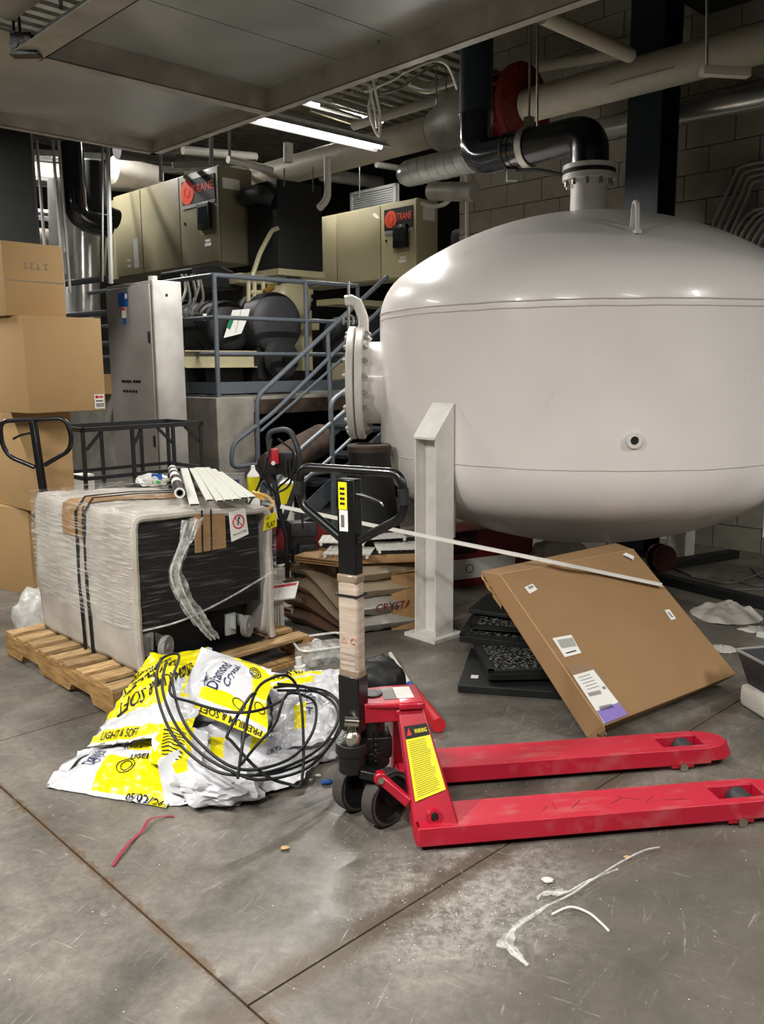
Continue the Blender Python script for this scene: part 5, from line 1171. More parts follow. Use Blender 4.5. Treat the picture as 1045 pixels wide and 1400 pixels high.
# ================================================================ LIGHT FIXTURES
for i, (a_, b_, z_, alongB, wt, lab) in enumerate(FIXTURES):
    L_ = 1.22
    r = thing('ceiling_light', lab, 'light', AB(a_, b_, z_), TH + (PI / 2 if alongB else 0))
    q = MB(); q.hexa([(0, -.03, .035), (L_, -.03, .035), (L_, .03, .035), (0, .03, .035), (0, -.03, .07), (L_, -.03, .07), (L_, .03, .07), (0, .03, .07)])
    for s_ in (-1, 1): q.hexa([(0, s_ * .03, .04), (L_, s_ * .03, .04), (L_, s_ * .085, .0), (0, s_ * .085, .0), (0, s_ * .03, .044), (L_, s_ * .03, .044), (L_, s_ * .087, .004), (0, s_ * .087, .004)])
    q.build('reflector', M_['refl'], r, smooth=0)
    MB().cyl((.03, 0, .015), (L_ - .03, 0, .015), .014, seg=12).build('tube_lamp', M_['tube'], r)
    q = MB().cyl((.1, 0, .07), (.1, 0, 5.0 - z_), .004, seg=6).cyl((L_ - .1, 0, .07), (L_ - .1, 0, 5.0 - z_), .004, seg=6).build('hanger', M_['bolt'], r)
    ld = bpy.data.lights.new('tube_glow', 'AREA'); ld.shape = 'RECTANGLE'; ld.size = L_ - .05; ld.size_y = .10; ld.energy = wt; ld.color = (1.0, .97, .91); ld.spread = math.radians(170)
    lo_ = bpy.data.objects.new('tube_glow', ld); COL.objects.link(lo_); lo_.parent = r; lo_.location = (L_ / 2, 0, -.004)

# ================================================================ PIPES
def pipe(name, label, cat_, pts, r, m_, fr=.25, seg=20, group=None, space='world'):
    o = MB().tube(fillet(pts, fr, 8), r, seg).build(name, m_, None, space); return tag(o, label, cat_, group)
PZ = 3.55
bp = pipe('large_pipe', 'thick cream jacketed pipe running to the upper right corner from the red valve', 'pipe', [(5.9, -.8, PZ), (5.9, 4.42, PZ)], .128, M_['pipe'], space='ab')
q = MB()
for b in (.9, 2.0, 3.1): q.bar((5.77, b, PZ - .05), (5.772, b + .5, PZ - .05), .006, .002)
q.build('seam_mark', M_['rust'], bp, 'ab')
pipe('large_pipe', 'thick cream jacketed pipe passing under the lit fixture toward the left cabinet', 'pipe', [(5.9, 5.42, PZ), (5.9, 9.8, PZ)], .135, M_['pipe'], space='ab')
# valve with red flanges and grey reducer
vl = thing('butterfly_valve', 'dark red flanged valve body with grey cone reducer on the cream pipe', 'valve', AB(5.9, 4.45, PZ), TH)
MB().lathe([(.12, -.02), (.33, -.02), (.33, .03), (.19, .05), (.19, .20), (.31, .22), (.31, .27), (.12, .27)], (0, 0, 0), (0, 1, 0), 36).build('valve_body', M_['redv'], vl)
MB().lathe([(.33, .29), (.36, .30), (.36, .34), (.34, .35), (.34, .50), (.17, .93), (.15, .95)], (0, 0, 0), (0, 1, 0), 32).build('reducer', M_['galvd'], vl)
q = MB()
for k in range(12): t = 2 * PI * k / 12; q.cyl((.285 * math.cos(t), -.04, .285 * math.sin(t)), (.285 * math.cos(t), .35, .285 * math.sin(t)), .014, seg=6)
q.build('bolts', M_['redv'], vl, kind='stuff')
MB().bb((-.20, .55, -.36), (.12, .95, -.30)).build('support_shoe', M_['dark'], vl)
MB().bb((-.30, .06, -.10), (-.18, .18, .02)).cyl((-.34, .12, -.04), (-.28, .12, -.04), .03).build('actuator', M_['redv'], vl)
# black pipe from the tank top: up, elbow, along the wall, elbow, up
bz = toab(PA(651, 218, 4.93)); TA, TB = 4.926, 3.195
nz0 = apex + .24
bp = thing('insulated_pipe', 'glossy black pipe rising from the tank nozzle and turning left over the tank', 'pipe', AB(TA, TB, nz0), TH)
P0 = [(0, 0, .0), (0, 0, bz.z - nz0), (0, bz.y - TB, bz.z - nz0), (0, bz.y - TB, 5.0 - nz0)]
MB().tube(fillet(P0[:3][:2] + [(0, .45, bz.z - nz0)], .22, 8), .118, 24).build('elbow', M_['blackp'], bp)
MB().tube([(0, .3, bz.z - nz0), (0, bz.y - TB - .12, bz.z - nz0)], .112, 24).build('straight_run', M_['glossblk'], bp)
MB().tube(fillet([(0, bz.y - TB - .35, bz.z - nz0), (0, bz.y - TB, bz.z - nz0), (0, bz.y - TB, bz.z - nz0 + .3)], .2, 8), .118, 24).build('elbow', M_['glossblk'], bp)
MB().cyl((0, bz.y - TB, bz.z - nz0 + .1), (0, bz.y - TB, 5.0 - nz0), .115, seg=24).build('riser', M_['teal'], bp)
MB().cyl((0, 0, 0), (0, 0, .022), .163, seg=40).build('gasket_ring', M_['black'], bp)
MB().cyl((0, 0, .022), (0, 0, .05), .165, seg=40).build('lower_flange', M_['tankwhite'], bp)
MB().lathe([(.12, 0), (.124, 0), (.124, .02), (.12, .02)], (0, .62, bz.z - nz0), (0, 1, 0), 28).build('joint_ring', M_['black'], bp)
hg = thing('clevis_hanger', 'grey steel band hanger with rod around the glossy black pipe', 'hanger', AB(TA, TB + .45, bz.z), TH)
MB().lathe([(.122, 0), (.13, 0), (.13, .05), (.122, .05)], (0, 0, 0), (0, 1, 0), 28).build('band', M_['galvd'], hg)
MB().cyl((0, .025, .13), (0, .025, 5.0 - bz.z), .008, seg=6).box((0, .025, .15), (.05, .05, .08)).build('rod', M_['bolt'], hg)
pipe('thin_pipe', 'thin pipe and small junction beneath the glossy black pipe', 'pipe', [PA(690, 232, 4.93), PA(705, 233, 4.93), PA(735, 232, 4.93), PA(775, 240, 4.93)], .012, M_['dark'], .05, 8)
o = MB().box((0, 0, 0), (.07, .07, .07)).build('junction_box', M_['bolt'], None); o.location = PA(700, 240, 4.93); tag(o, 'tiny grey junction box below the black pipe against the block wall', 'box')
# bright jacketed pipe at left of the riser
jp0, jp1 = PA(668, 212, 5.45), PA(556, 238, 5.45)
o = MB().lathe([(0, -.03), (.107, -.03), (.107, (jp1 - jp0).length - .05), (.10, (jp1 - jp0).length), (.075, (jp1 - jp0).length + .05), (.04, (jp1 - jp0).length + .075), (0, (jp1 - jp0).length + .08)], jp0, jp1 - jp0, 28).build('jacketed_pipe', M_['jacket'], None)
tag(o, 'bright aluminium jacketed pipe with rounded end left of the black riser', 'pipe')
pipe('metal_duct', 'dark shiny duct low behind the rounded end of the bright jacketed pipe', 'duct', [PA(590, 262, 6.3), PA(650, 262, 6.3)], .085, M_['galvd'], .1, 20)
q = MB()
for k in range(7):
    p = PA(570 + k * 12, 234.6 - k * 2.8, 5.45); q.tube([p + (A * math.cos(t) + V((0, 0, 1)) * math.sin(t)) * .1085 + B * .03 * math.sin(t) for t in [i * PI / 12 for i in range(24)]], .002, 4, True)
o = q.build('jacket_bands', M_['bolt'], bpy.data.objects['jacketed_pipe'], 'world', kind='stuff')
pipe('jacketed_pipe', 'aluminium jacketed pipe along the block wall at upper right behind the dark column', 'pipe', [PA(812, 178, 6.72), PA(1060, 130, 6.72)], .085, M_['jacket'], .1, 20)
pipe('white_conduit_hose', 'white flexible conduit looping from the second badged cabinet to the block wall', 'conduit', smooth_path([PB(577, 278, 6.3), PB(592, 282, 6.3), PB(608, 279, 6.3), PB(618, 268, 6.3), PB(622, 250, 6.3)], 5), .022, M_['pvc'], .01, 10)
pipe('wall_conduit', 'straight light grey conduit down the left edge of the block wall', 'conduit', [PA(638.5, 238, 6.93), PA(638.5, 330, 6.93)], .018, M_['pvc'], .01, 8)
# column
col = toab(Y(892, 200, 7.0)); c = thing('steel_column', 'dark green steel column between tank and block wall', 'column', AB(col.x, col.y, 0), TH)
q = MB().bb((-.14, -.14, 0), (-.12, .14, 5)).bb((.12, -.14, 0), (.14, .14, 5)).bb((-.13, -.008, 0), (.13, .008, 5)); q.build('flanges', M_['teal'], c, smooth=0)
MB().bb((-.19, -.19, 0), (.19, .19, .02)).build('base_plate', M_['teal'], c)
# white pipes high up
pipe('white_pipe', 'white pipe high under the ceiling right of the lit fixture', 'pipe', [PA(484, 172, 6.3), PA(640, 124, 6.3)], .045, M_['pvc'], .1, 12)
pipe('white_pipe', 'pale pipe along the block wall above the thick cream pipe', 'pipe', [PA(705, 96, 6.8), PA(850, 72, 6.8)], .05, M_['pipe'], .1, 12)
pipe('sprinkler_pipe', 'pale diagonal pipe with couplings at the right end of the overhead tray', 'pipe', [PB(742, 22, 2.6), PB(862, 76, 2.6)], .036, M_['pipe'], .1, 12)
pipe('silver_duct', 'small shiny curved metal duct above the white pipe near the black riser', 'duct', [PA(560, 112, 6.5), PA(585, 122, 6.5), PA(610, 114, 6.5), PA(640, 103, 6.5)], .055, M_['jacket'], .1, 14)
for i, pts in enumerate([[(548, 102), (590, 84), (612, 90), (625, 122)], [(520, 128), (548, 120), (575, 100), (600, 88)], [(512, 110), (505, 140), (508, 165), (518, 186), (520, 160), (514, 128), (510, 108)], [(505, 118), (512, 150), (516, 175)], [(500, 125), (540, 108), (552, 98)]]):
    pipe('loose_cable', ['pale cable arching from the tray edge toward the black riser', 'grey cable hanging lower along the tray edge', 'long loop of pale cable hanging right of the lit fixture', 'short cable inside the hanging loop', 'thin cable running up to the small box on the tray edge'][i], 'cable', smooth_path([PB(x, y, 4.2) for x, y in pts], 5), .009, M_['pvc'] if i != 1 else M_['bolt'], .01, 6)
for i, (x, y0, y1, b) in enumerate([(735, 0, 172, 3.4), (967, 0, 95, 2.2), (597, 90, 190, 5.5), (610, 90, 160, 5.6), (389, 230, 255, 6.6), (428, 228, 262, 6.8), (492, 215, 270, 8.0)]):
    pipe('hanger_rod', ['rod reaching down to the clevis hanger on the black pipe', 'rod holding the perforated strut below the cream pipe at right', 'rod hanging beside the grey cone reducer', 'second rod beside the grey cone reducer', 'thin rod above the black insulated box', 'short rod right of the black insulated box', 'rod above the louvre grille'][i], 'rod', [PB(x, y0, b), PB(x, y1, b)], .007, M_['bolt'], .01, 6)
pe = PB(967, 97, 2.2); o = MB().box((.10, 0, 0), (.26, .05, .045), bev=.003).build('strut_channel', M_['pvc'], None); o.location = pe; o.rotation_euler = (0, 0, TH - .6); tag(o, 'short perforated strut piece hung under the cream pipe at right', 'bracket')
pipe('drain_pipe', 'white plastic drain pipe with elbow right of the black insulated box', 'pipe', [PB(448, 215, 6.4), PB(448, 272, 6.4), PB(437, 284, 6.4)], .035, M_['pvc'], .06, 12)
pipe('white_pipe', 'white pipe dropping from the ceiling left of the lit fixture', 'pipe', [PB(394, 196, 6.6), PB(394, 222, 6.6)], .045, M_['pvc'], .06, 12)
pipe('thin_pipe', 'pale thin pipe crossing above the left badged cabinet', 'pipe', [PB(312, 218, 7.2), PB(372, 232, 7.2)], .035, M_['pvc'], .06, 10)
for i, (x, y0, y1, b, r_) in enumerate([(150, 190, 388, 6.6, .020), (140, 200, 385, 6.7, .010), (289, 186, 226, 7.2, .022), (220, 212, 248, 7.3, .02), (314, 176, 215, 7.3, .015)]):
    o = pipe('strut_post', ['bright vertical strut in front of the left badged cabinet', 'thin strut beside the bright vertical strut', 'vertical strut above the left badged cabinet door edge', 'short strut above the left badged cabinet end', 'thin strut above the corner of the left badged cabinet'][i], 'strut', [PB(x - (3 if i == 0 else 0), y0, b), PB(x + (2 if i == 0 else 0), y1, b)], r_, M_['galv'], .01, 6)
# piping at far left: black U pipe, silver vertical ducts
pipe('black_u_pipe', 'thick black insulated pipe bending from vertical to horizontal at left', 'pipe', [PB(98, 196, 8.4), PB(104, 300, 8.4), PB(150, 310, 8.4)], .11, M_['glossblk'], .25, 18)
pipe('black_u_pipe', 'second black insulated pipe just right of the bending one', 'pipe', [PB(130, 222, 8.7), PB(132, 290, 8.7), PB(160, 300, 8.7)], .10, M_['foam'], .25, 18)
pipe('vertical_duct', 'grey metal jacketed vertical pipe between the black bending pipes', 'duct', [PB(114, 230, 8.9), PB(118, 300, 8.9), PB(122, 500, 8.9)], .13, M_['jacket'], .1, 20)
pipe('vertical_duct', 'wide dull silver vertical duct behind the end railing', 'duct', [PB(97, 250, 9.3), PB(104, 530, 9.3)], .24, M_['galv'], .1, 24)
pipe('white_duct', 'white wrapped duct behind the thin struts at far left', 'duct', [PB(30, 235, 10.5), PB(210, 248, 10.5)], .15, M_['padw'], .1, 20)
pipe('white_duct', 'white wrapped large duct low behind the dark panel at far left', 'duct', [PB(30, 330, 10.3), PB(90, 322, 10.3)], .30, M_['padw'], .1, 20)
pipe('white_duct', 'pale duct above the left cabinet running toward the beige pipe', 'duct', [PB(155, 232, 9.8), PB(215, 246, 9.8)], .16, M_['padw'], .1, 20)
for i, x in enumerate((50, 72, 80)): pipe('strut_post', ['thin grey strut nearest the dark panel at far left', 'second thin grey strut from the dark panel', 'third thin grey strut by the black bending pipe'][i], 'strut', [PB(x, 192, 7.4), PB(x + 16, 400, 7.4)], .014, M_['galvd'], .01, 6)
for i, y in enumerate((245, 288, 300, 212)): pipe('cross_pipe', ['dark pipe crossing high behind the thin struts', 'chrome looking pipe crossing behind the thin struts', 'black pipe below the chrome looking crossing pipe', 'uppermost dark pipe under the tray at left'][i], 'pipe', [PB(30, y, 9.7), PB(140, y + 12, 9.7)], (.05, .04, .07, .05)[i], M_['foam'] if i != 1 else M_['jacket'], .01, 10)
pipe('pipe_fitting', 'white rounded fitting behind the end railing at far left', 'fitting', [PB(80, 345, 9.0), PB(84, 375, 9.0)], .09, M_['pvc'], .01, 16)
o = MB().bb((0, 0, 0), (.5, .06, 1.35)).build('dark_panel', M_['dark'], None); pz = PB(0, 340, 6.9); o.location = pz - V((0.22, 0, 0.1)); o.rotation_euler = (0, 0, TH - .7); tag(o, 'dark upright equipment panel behind the topmost cardboard box', 'panel')
o['label'] = 'dark upright panel behind the topmost cardboard box'
# ceiling-level services above the left cabinet and beyond
for i, (y, r_, b) in enumerate([(196, .05, 10.5), (208, .09, 11.2), (222, .06, 10.8)]):
    pipe('service_pipe', ['upper dim service pipe beyond the left cabinet', 'thick dim service pipe beyond the left cabinet', 'lower dim service pipe beyond the left cabinet'][i], 'pipe', [PB(150, y, b), PB(345, y + 22, b)], r_, M_['galvd'], .01, 12)
for i in range(6): pipe('ceiling_conduit', '%s from the left of the parallel shiny conduits under the ceiling beyond the fixture' % ('first', 'second', 'third', 'fourth', 'fifth', 'sixth')[i], 'conduit', [PB(425 + i * 14, 150 - i * 6, 7.6), PB(480 + i * 14, 168 - i * 6, 7.6)], .022, M_['jacket'], .01, 8, group='parallel ceiling conduits')
# fan of conduits on the wall at right
for i in range(9):
    x = 975 + i * 7.5; y = 306 + i * 6
    pts = [PA(x, y + 14, 6.9), PA(x, y - 8 - i * 1.0, 6.9), PA(x + 14 + i, y - 30 - i * 2.5, 6.9), PA(1075, y - 42 - i * 3, 6.9)] if i > 3 else [PA(x, y + 14, 6.9), PA(x + 1, y - 2, 6.9), PA(x + 26, 250 + i * 6, 6.9), PA(1010 + i * 6, 228 + i * 7, 6.9), PA(1075, 215 + i * 8, 6.9)]
    pipe('bent_conduit', '%s from the left of the bent grey conduits on the wall right of the tank' % ('first', 'second', 'third', 'fourth', 'fifth', 'sixth', 'seventh', 'eighth', 'ninth')[i], 'conduit', pts, .014, M_['galvd'], .12, 8, group='conduits on the right wall')

# ================================================================ CLUTTER BETWEEN TANK AND MACHINE
# black tub
bk0 = Y(506, 690, 5.2)
tb = thing('black_tub', 'tall black rubber tub with rusty brown rim left of the tank', 'tub', (bk0.x, bk0.y, 0))
MB().lathe([(0, .35), (.20, .35), (.19, .5), (.125, .985), (.13, 1.0), (.13, 1.04), (.125, 1.055), (.08, 1.06), (.075, 1.05), (.07, .9), (0, .9)], (0, 0, 0), (0, 0, 1), 40).build('tub_body', M_['rubber'], tb)
MB().lathe([(.131, 1.02), (.134, 1.02), (.134, 1.052), (.125, 1.062), (.08, 1.064)], (0, 0, 0), (0, 0, 1), 40).build('rusty_rim', mat('rusty_brown_rim', '#3f2e1e', .6, var=.3), tb)
MB().lathe([(0, 0), (.23, 0), (.23, .35), (0, .35)], (0, 0, 0), (0, 0, 1), 32).build('tub_foot', M_['rubber'], tb)
# brown sacks in two piles
def bag(label, c0, sx, sy, sz, z, rz, m_, tilt=0.0, seed=0, prt=None, group=None, slump=0):
    r = thing('filled_sack', label, 'sack', (c0.x, c0.y, z), rz, group)
    m = MB(); bmesh.ops.create_grid(m.bm, x_segments=2, y_segments=2, size=.01); m.bm.clear()
    def fn(sg):
        def g_(u, v):
            x, y = (u - .5) * sx, (v - .5) * sy; e = (max(0, 1 - (2 * abs(u - .5)) ** 6) * max(0, 1 - (2 * abs(v - .5)) ** 6)) ** .6
            z_ = sz / 2 + sg * sz / 2 * e + .012 * noise.noise(V((u * 6 + seed, v * 5, sg))) * (1 if e > .05 else 0)
            k = 1 + .03 * noise.noise(V((u * 3, v * 3, seed)))
            t = min(1, max(0, (u - .3) / .7)); t = t * t * (3 - 2 * t)
            return V((x * k, y * k, (max(z_, .001) + z) * (1 - slump * t) - z))
        return g_
    m.grid(fn(1), 26, 18); m.grid(fn(-1), 26, 18, flip=True); m.build('sack_body', m_, r, normals=False, smooth=60)
    if prt: prt(r)
    return r
cL = Z(440, 860, 0) + V((.06, .12, 0)); cR = Z(512, 868, 0) + V((.03, .22, 0))
def plab(r):
    q = MB().bb((-.26, -.185, .045), (-.16, -.172, .095)).build('white_label', M_['white'], r); MB().bb((-.25, -.188, .07), (-.17, -.184, .088)).build('red_print', M_['redv'], q)
dirL = math.radians(-44)
for i, (m_, lab) in enumerate([(M_['brownbag2'], 'brown printed sack lowest in the left pile beside the pallet'), (M_['brownbag2'], 'brown printed sack second in the left pile with a white corner label'), (M_['brownbag'], 'tan film-covered sack third in the left pile'), (M_['brownbag'], 'tan film-covered sack topmost in the left pile')]):
    bag(lab, cL + V((-.0 + .01 * i, .005 * i, 0)), .56, .38, .105, i * .095, dirL + .05 * (i % 2), m_, 0, i * 3, plab if i < 2 else None, None, .62)
for i, (m_, lab) in enumerate([(M_['clearbag'], 'greyish clear plastic sack lowest in the right pile'), (M_['clearbag'], 'white lettered clear sack second in the right pile'), (M_['brownbag'], 'tan sack third in the right pile under film'), (M_['brownbag'], 'tan sack topmost in the right pile below the flattened cardboard')]):
    r = bag(lab, cR + V((0, .004 * i, 0)), .46, .36, .108, i * .10, math.radians(20 + 6 * (i % 2)), m_, 0, 20 + i * 3)
    if i == 1:
        q = MB(); flat_text(q, 'CRYSTAL', (.02, -.187, .055), (1, 0, 0), (0, -.1, 1), .26, .05); q.build('red_lettering', M_['redv'], r)
# boxes and flattened cardboard over the piles
fc = Y(520, 775, 4.95)
r = thing('flat_cardboard', 'dark topped flattened cardboard on the sacks behind the jack handle', 'cardboard', (fc.x, fc.y, .415), math.radians(8))
MB().bb((-.16, -.14, 0), (.36, .32, .05), bev=.004).build('carton', M_['kraft'], r); MB().bb((-.158, -.138, .05), (.358, .318, .055)).build('dark_top', M_['blackm'], r)
for i, (x, y, h_, rz, lab) in enumerate([(450, 778, .415, -.5, 'worn flattened cardboard slanting left of the jack mast on the sacks')]):
    p = Y(x, y, 4.9); r = thing('flat_cardboard', lab, 'cardboard', (p.x, p.y, h_), rz)
    for k in range(3): MB().bb((-.16, -.12, k * .014), (.18, .14, k * .014 + .008)).build('sheet', M_['kraft'], r)
p = Y(556, 850, 4.93); r = thing('cardboard_box', 'torn brown cardboard box beside the left tank leg', 'box', (p.x, p.y, 0), .2)
MB().bb((-.10, -.05, 0), (.13, .3, .34), bev=.004).build('carton', M_['kraft'], r); MB().hexa([(-.10, -.06, .34), (.13, -.06, .36), (.13, .1, .38), (-.06, .1, .37), (-.10, -.055, .345), (.13, -.055, .365), (.13, .105, .385), (-.06, .105, .375)]).build('flap', M_['kraft'], r)
# white lattice trays
for i, (x, y, rz, h_) in enumerate([(478, 755, -.15, .475), (545, 738, .1, .48), (470, 748, -.05, .50), (520, 745, .25, .50)]):
    p = Y(x, y, 4.85 + .05 * i); r = thing('lattice_tray', ['white plastic lattice tray left of the jack mast', 'white plastic lattice tray farthest right on the flattened cardboard', 'white lattice tray lying on the left lattice tray', 'white lattice tray between the two outer trays'][i], 'tray', (p.x, p.y, h_ + .012 * i), rz)
    q = MB()
    for k in range(9): q.bb((-.13 + k * .032, -.10, 0), (-.122 + k * .032, .10, .008))
    for k in range(7): q.bb((-.135, -.10 + k * .032, .002), (.135, -.092 + k * .032, .01))
    q.build('lattice', M_['pvc'], r, smooth=0)
    for k in (-.12, .12): MB().cyl((k, -.10, -.006), (k, -.11, -.006), .009, seg=8).build('foot', M_['pvc'], r)
# pressure washer with tube handle, red switch box and yellow lever
pw = thing('pressure_washer', 'wheeled machine with grey tube handle, red box and black hoses behind the wrapped machine', 'machine', Y(385, 790, 5.1) * 1)
pw.location.z = 0; ROOT[pw.name] = Matrix.Translation(pw.location)
def W(x, y, d): return Y(x, y, d)
MB().tube(fillet([W(392, 755, 5.15), W(372, 640, 5.15), W(366, 590, 5.15), W(396, 586, 5.15), W(408, 612, 5.1), W(410, 650, 5.1), W(385, 720, 5.1)], .05, 5), .017, 10).build('tube_handle', M_['darkrail'], pw, 'world')
q = W(382, 633, 5.08); MB().box(q, (.17, .08, .13), M=None, bev=.015).build('engine_housing', M_['foam'], pw, 'world')
q = W(375, 624, 5.0); MB().box(q, (.055, .03, .09), bev=.01).build('red_switch', M_['redp'], pw, 'world')
q = W(374, 633, 4.98); MB().cyl(q, q + V((0, -.01, 0)), .012).build('white_knob', M_['white'], pw, 'world')
for k in range(4): q = W(392 + k * 5, 640 - k * 2, 5.02); MB().box(q, (.008, .02, .10)).build('cooling_fin', M_['rubber'], pw, 'world')
hc_ = W(379, 735, 5.05)
for off in (0, .22):
    wo = MB().lathe([(.075, -.025), (.115, -.03), (.12, 0), (.115, .03), (.075, .025)], hc_ + V((off, off * .3, .0)), (.25, -.97, 0), 32).build('wheel', M_['rubber'], pw, 'world')
    MB().lathe([(0, -.012), (.03, -.014), (.078, -.006), (.078, .01), (0, .012)], hc_ + V((off, off * .3, 0)), (.25, -.97, 0), 24).build('red_hub', M_['redv'], wo, 'world')
MB().tube([W(362, 690, 4.95), W(370, 740, 4.95), W(368, 795, 4.95)], .018, 8).tube([W(382, 700, 4.95), W(392, 735, 4.95), W(393, 790, 4.95)], .014, 8).bar(W(355, 772, 4.98), W(392, 765, 4.98), .05, .03).build('black_frame', M_['rubber'], pw, 'world')
q = W(366, 685, 4.85); MB().tube(fillet([W(345, 673, 4.85), W(366, 678, 4.85), W(376, 690, 4.85), W(363, 698, 4.85)], .02, 4), .010, 8).bar(W(348, 676, 4.86), W(362, 682, 4.86), .03, .02).build('yellow_lever', M_['yellowp'], pw, 'world')
q = MB()
for pts in ([(372, 600, 5), (362, 640, 4.95), (352, 668, 5), (340, 690, 5)], [(380, 600, 5), (402, 620, 4.95), (398, 650, 4.95), (380, 668, 5), (372, 690, 5)], [(365, 625, 4.95), (362, 650, 4.95), (376, 672, 5), (395, 664, 5), (402, 640, 5)], [(360, 660, 5), (376, 680, 4.95), (384, 710, 5), (372, 740, 5)], [(390, 690, 5), (405, 700, 5), (420, 690, 5)], [(405, 672, 5), (412, 700, 5), (414, 722, 5)]):
    q.tube(smooth_path([W(*p) for p in pts], 5), .007, 6)
q.build('hose', M_['rubber'], pw, 'world')
MB().box(W(395, 758, 5.15), (.16, .12, .06), bev=.01).cyl(W(375, 760, 5.1), W(400, 756, 5.1), .03, seg=12).build('pump', mat('dusty_aluminium', '#77726a', .5, metal=.4, var=.3), pw, 'world')
# wheeled grey base feet (tool) left of mast
for i, (x, y, d, s, lab) in enumerate([(413, 722, 5.1, (.16, .12, .09), 'black plastic motor box on the floor left of the jack handle'), (420, 752, 5.05, (.12, .10, .09), 'dark grey rounded tool housing below the black motor box')]):
    p = W(x, y, d); r = thing('tool_housing', lab, 'tool', (p.x, p.y, 0), .3)
    MB().bb((-s[0] / 2, -s[1] / 2, p.z - s[2] / 2), (s[0] / 2, s[1] / 2, p.z + s[2] / 2), bev=.02).build('housing', M_['foam2'], r); MB().bb((-s[0] * .4, -s[1] * .4, 0), (s[0] * .4, s[1] * .4, p.z - s[2] / 2)).build('base', M_['foam'], r)
# white and red carton with printed side, next to pallet
p = Y(374, 850, 4.62); r = thing('white_carton', 'open white carton with a red band and fine print between pallet and sacks', 'box', (p.x, p.y, 0), .15)
MB().bb((-.10, .02, 0), (.06, .20, .26)).build('carton', M_['white'], r)
MB().hexa([(-.12, -.06, .255), (.12, -.06, .275), (.15, .08, .33), (-.08, .08, .30), (-.12, -.06, .262), (.12, -.06, .282), (.15, .08, .337), (-.08, .08, .307)]).build('open_flap', M_['white'], r)
q = MB().hexa([(-.095, .045, .298), (.13, .045, .324), (.14, .065, .332), (-.085, .065, .306), (-.095, .045, .300), (.13, .045, .326), (.14, .065, .334), (-.085, .065, .308)]); q.build('red_band', M_['redp'], r)
q = MB()
for k in range(9): q.bb((-.085 + k * .015, .0185, .04), (-.081 + k * .015, .02, .22))
q.build('fine_print', M_['grey'], r)
# framed picture leaning
p = Y(318, 668, 5.6); r = thing('framed_picture', 'grey framed panel with a purple square behind the white strips', 'frame', (p.x, p.y, 0), .1)
MB().bb((-.10, 0, .0), (.08, .02, p.z + .10)).build('panel', M_['grey'], r); MB().bb((-.09, -.004, p.z - .06), (.07, 0, p.z + .09)).build('inner_field', M_['galv'], r); MB().bb((-.03, -.007, p.z - .05), (.045, -.004, p.z + .06)).build('purple_square', mat('deep_purple_print', '#4a3d7a', .5), r)
# yellow and white containers under stairs
for i, (x, y0, y1, w_, d) in enumerate([(347, 642, 672, .055, 6.3), (388, 652, 690, .10, 6.6)]):
    p = Y(x, y1, d); t_ = Y(x, y0, d); r = thing('labelled_jug', ['white container with yellow label beside the stair rail end', 'white container with yellow label further under the stairs'][i], 'container', (p.x, p.y, 0))
    MB().lathe([(0, .0), (w_ * .8, .0), (w_ * .8, t_.z - .04), (w_ * .3, t_.z), (w_ * .25, t_.z + .03), (0, t_.z + .03)], (0, 0, 0), (0, 0, 1), 20).build('jug', M_['white'], r)
    MB().lathe([(w_ * .81, t_.z - .20), (w_ * .81, t_.z - .05)], (0, 0, 0), (0, 0, 1), 20).build('yellow_label', M_['yellow'], r)
p = Y(395, 625, 6.9); o = MB().cyl(Y(372, 640, 6.6), Y(440, 600, 7.4), .13, seg=20).build('grey_hose_duct', M_['padw'], None, 'world'); tag(o, 'thick dusty grey roll lying under the stairs', 'roll')
o.data.materials[0] = M_['rust']
# white carton left behind the cart
p = PB(125, 700, 6.3); r = thing('white_carton', 'plain off-white cartons on the floor behind the black frame cart', 'box', (p.x, p.y, 0), TH)
MB().bb((-.35, 0, 0), (.2, .35, .55)).bb((-.4, .02, .55), (.05, .33, .72)).build('carton', M_['tankwhite'], r)
# red boxes under the tank, canvas bag
p = Y(655, 780, 5.9); r = thing('red_carton', 'red and white printed carton standing under the tank behind the leg', 'box', (p.x, p.y, 0), math.radians(25))
MB().bb((-.25, 0, 0), (.45, .3, .40)).build('carton', M_['redv'], r); MB().bb((-.25, -.004, .06), (.30, 0, .20)).build('white_band', M_['white'], r)
for k in range(3): MB().bb((-.20, -.004, .24 + k * .055), (-.02, 0, .28 + k * .055)).build('black_bar', M_['black'], r)
q = MB(); q.tube([V((-.08 + .03 * math.cos(t), -.006, .13 + .03 * math.sin(t))) for t in [i * PI / 8 for i in range(16)]], .003, 4, True); q.build('printed_icon', M_['black'], r)
p = Y(765, 752, 6.1); o = blob('canvas_bag', V((p.x, p.y, .14)), (.22, .12, .17), M_['cloth'], flat=.003, amp=.25, seed=41); tag(o, 'pale grey bundle under the tank just above the leaning box', 'bag')
p = Y(905, 745, 6.3); r = thing('red_reel', 'dim dark red reel on the floor under the right half of the tank', 'reel', (p.x, p.y, 0))
MB().lathe([(0, -.05), (.10, -.05), (.10, -.03), (.06, -.03), (.06, .03), (.10, .03), (.10, .05), (0, .05)], (0, 0, .10), (.3, -1, 0), 24).build('reel', mat('dull_maroon', '#4a1a17', .6), r)
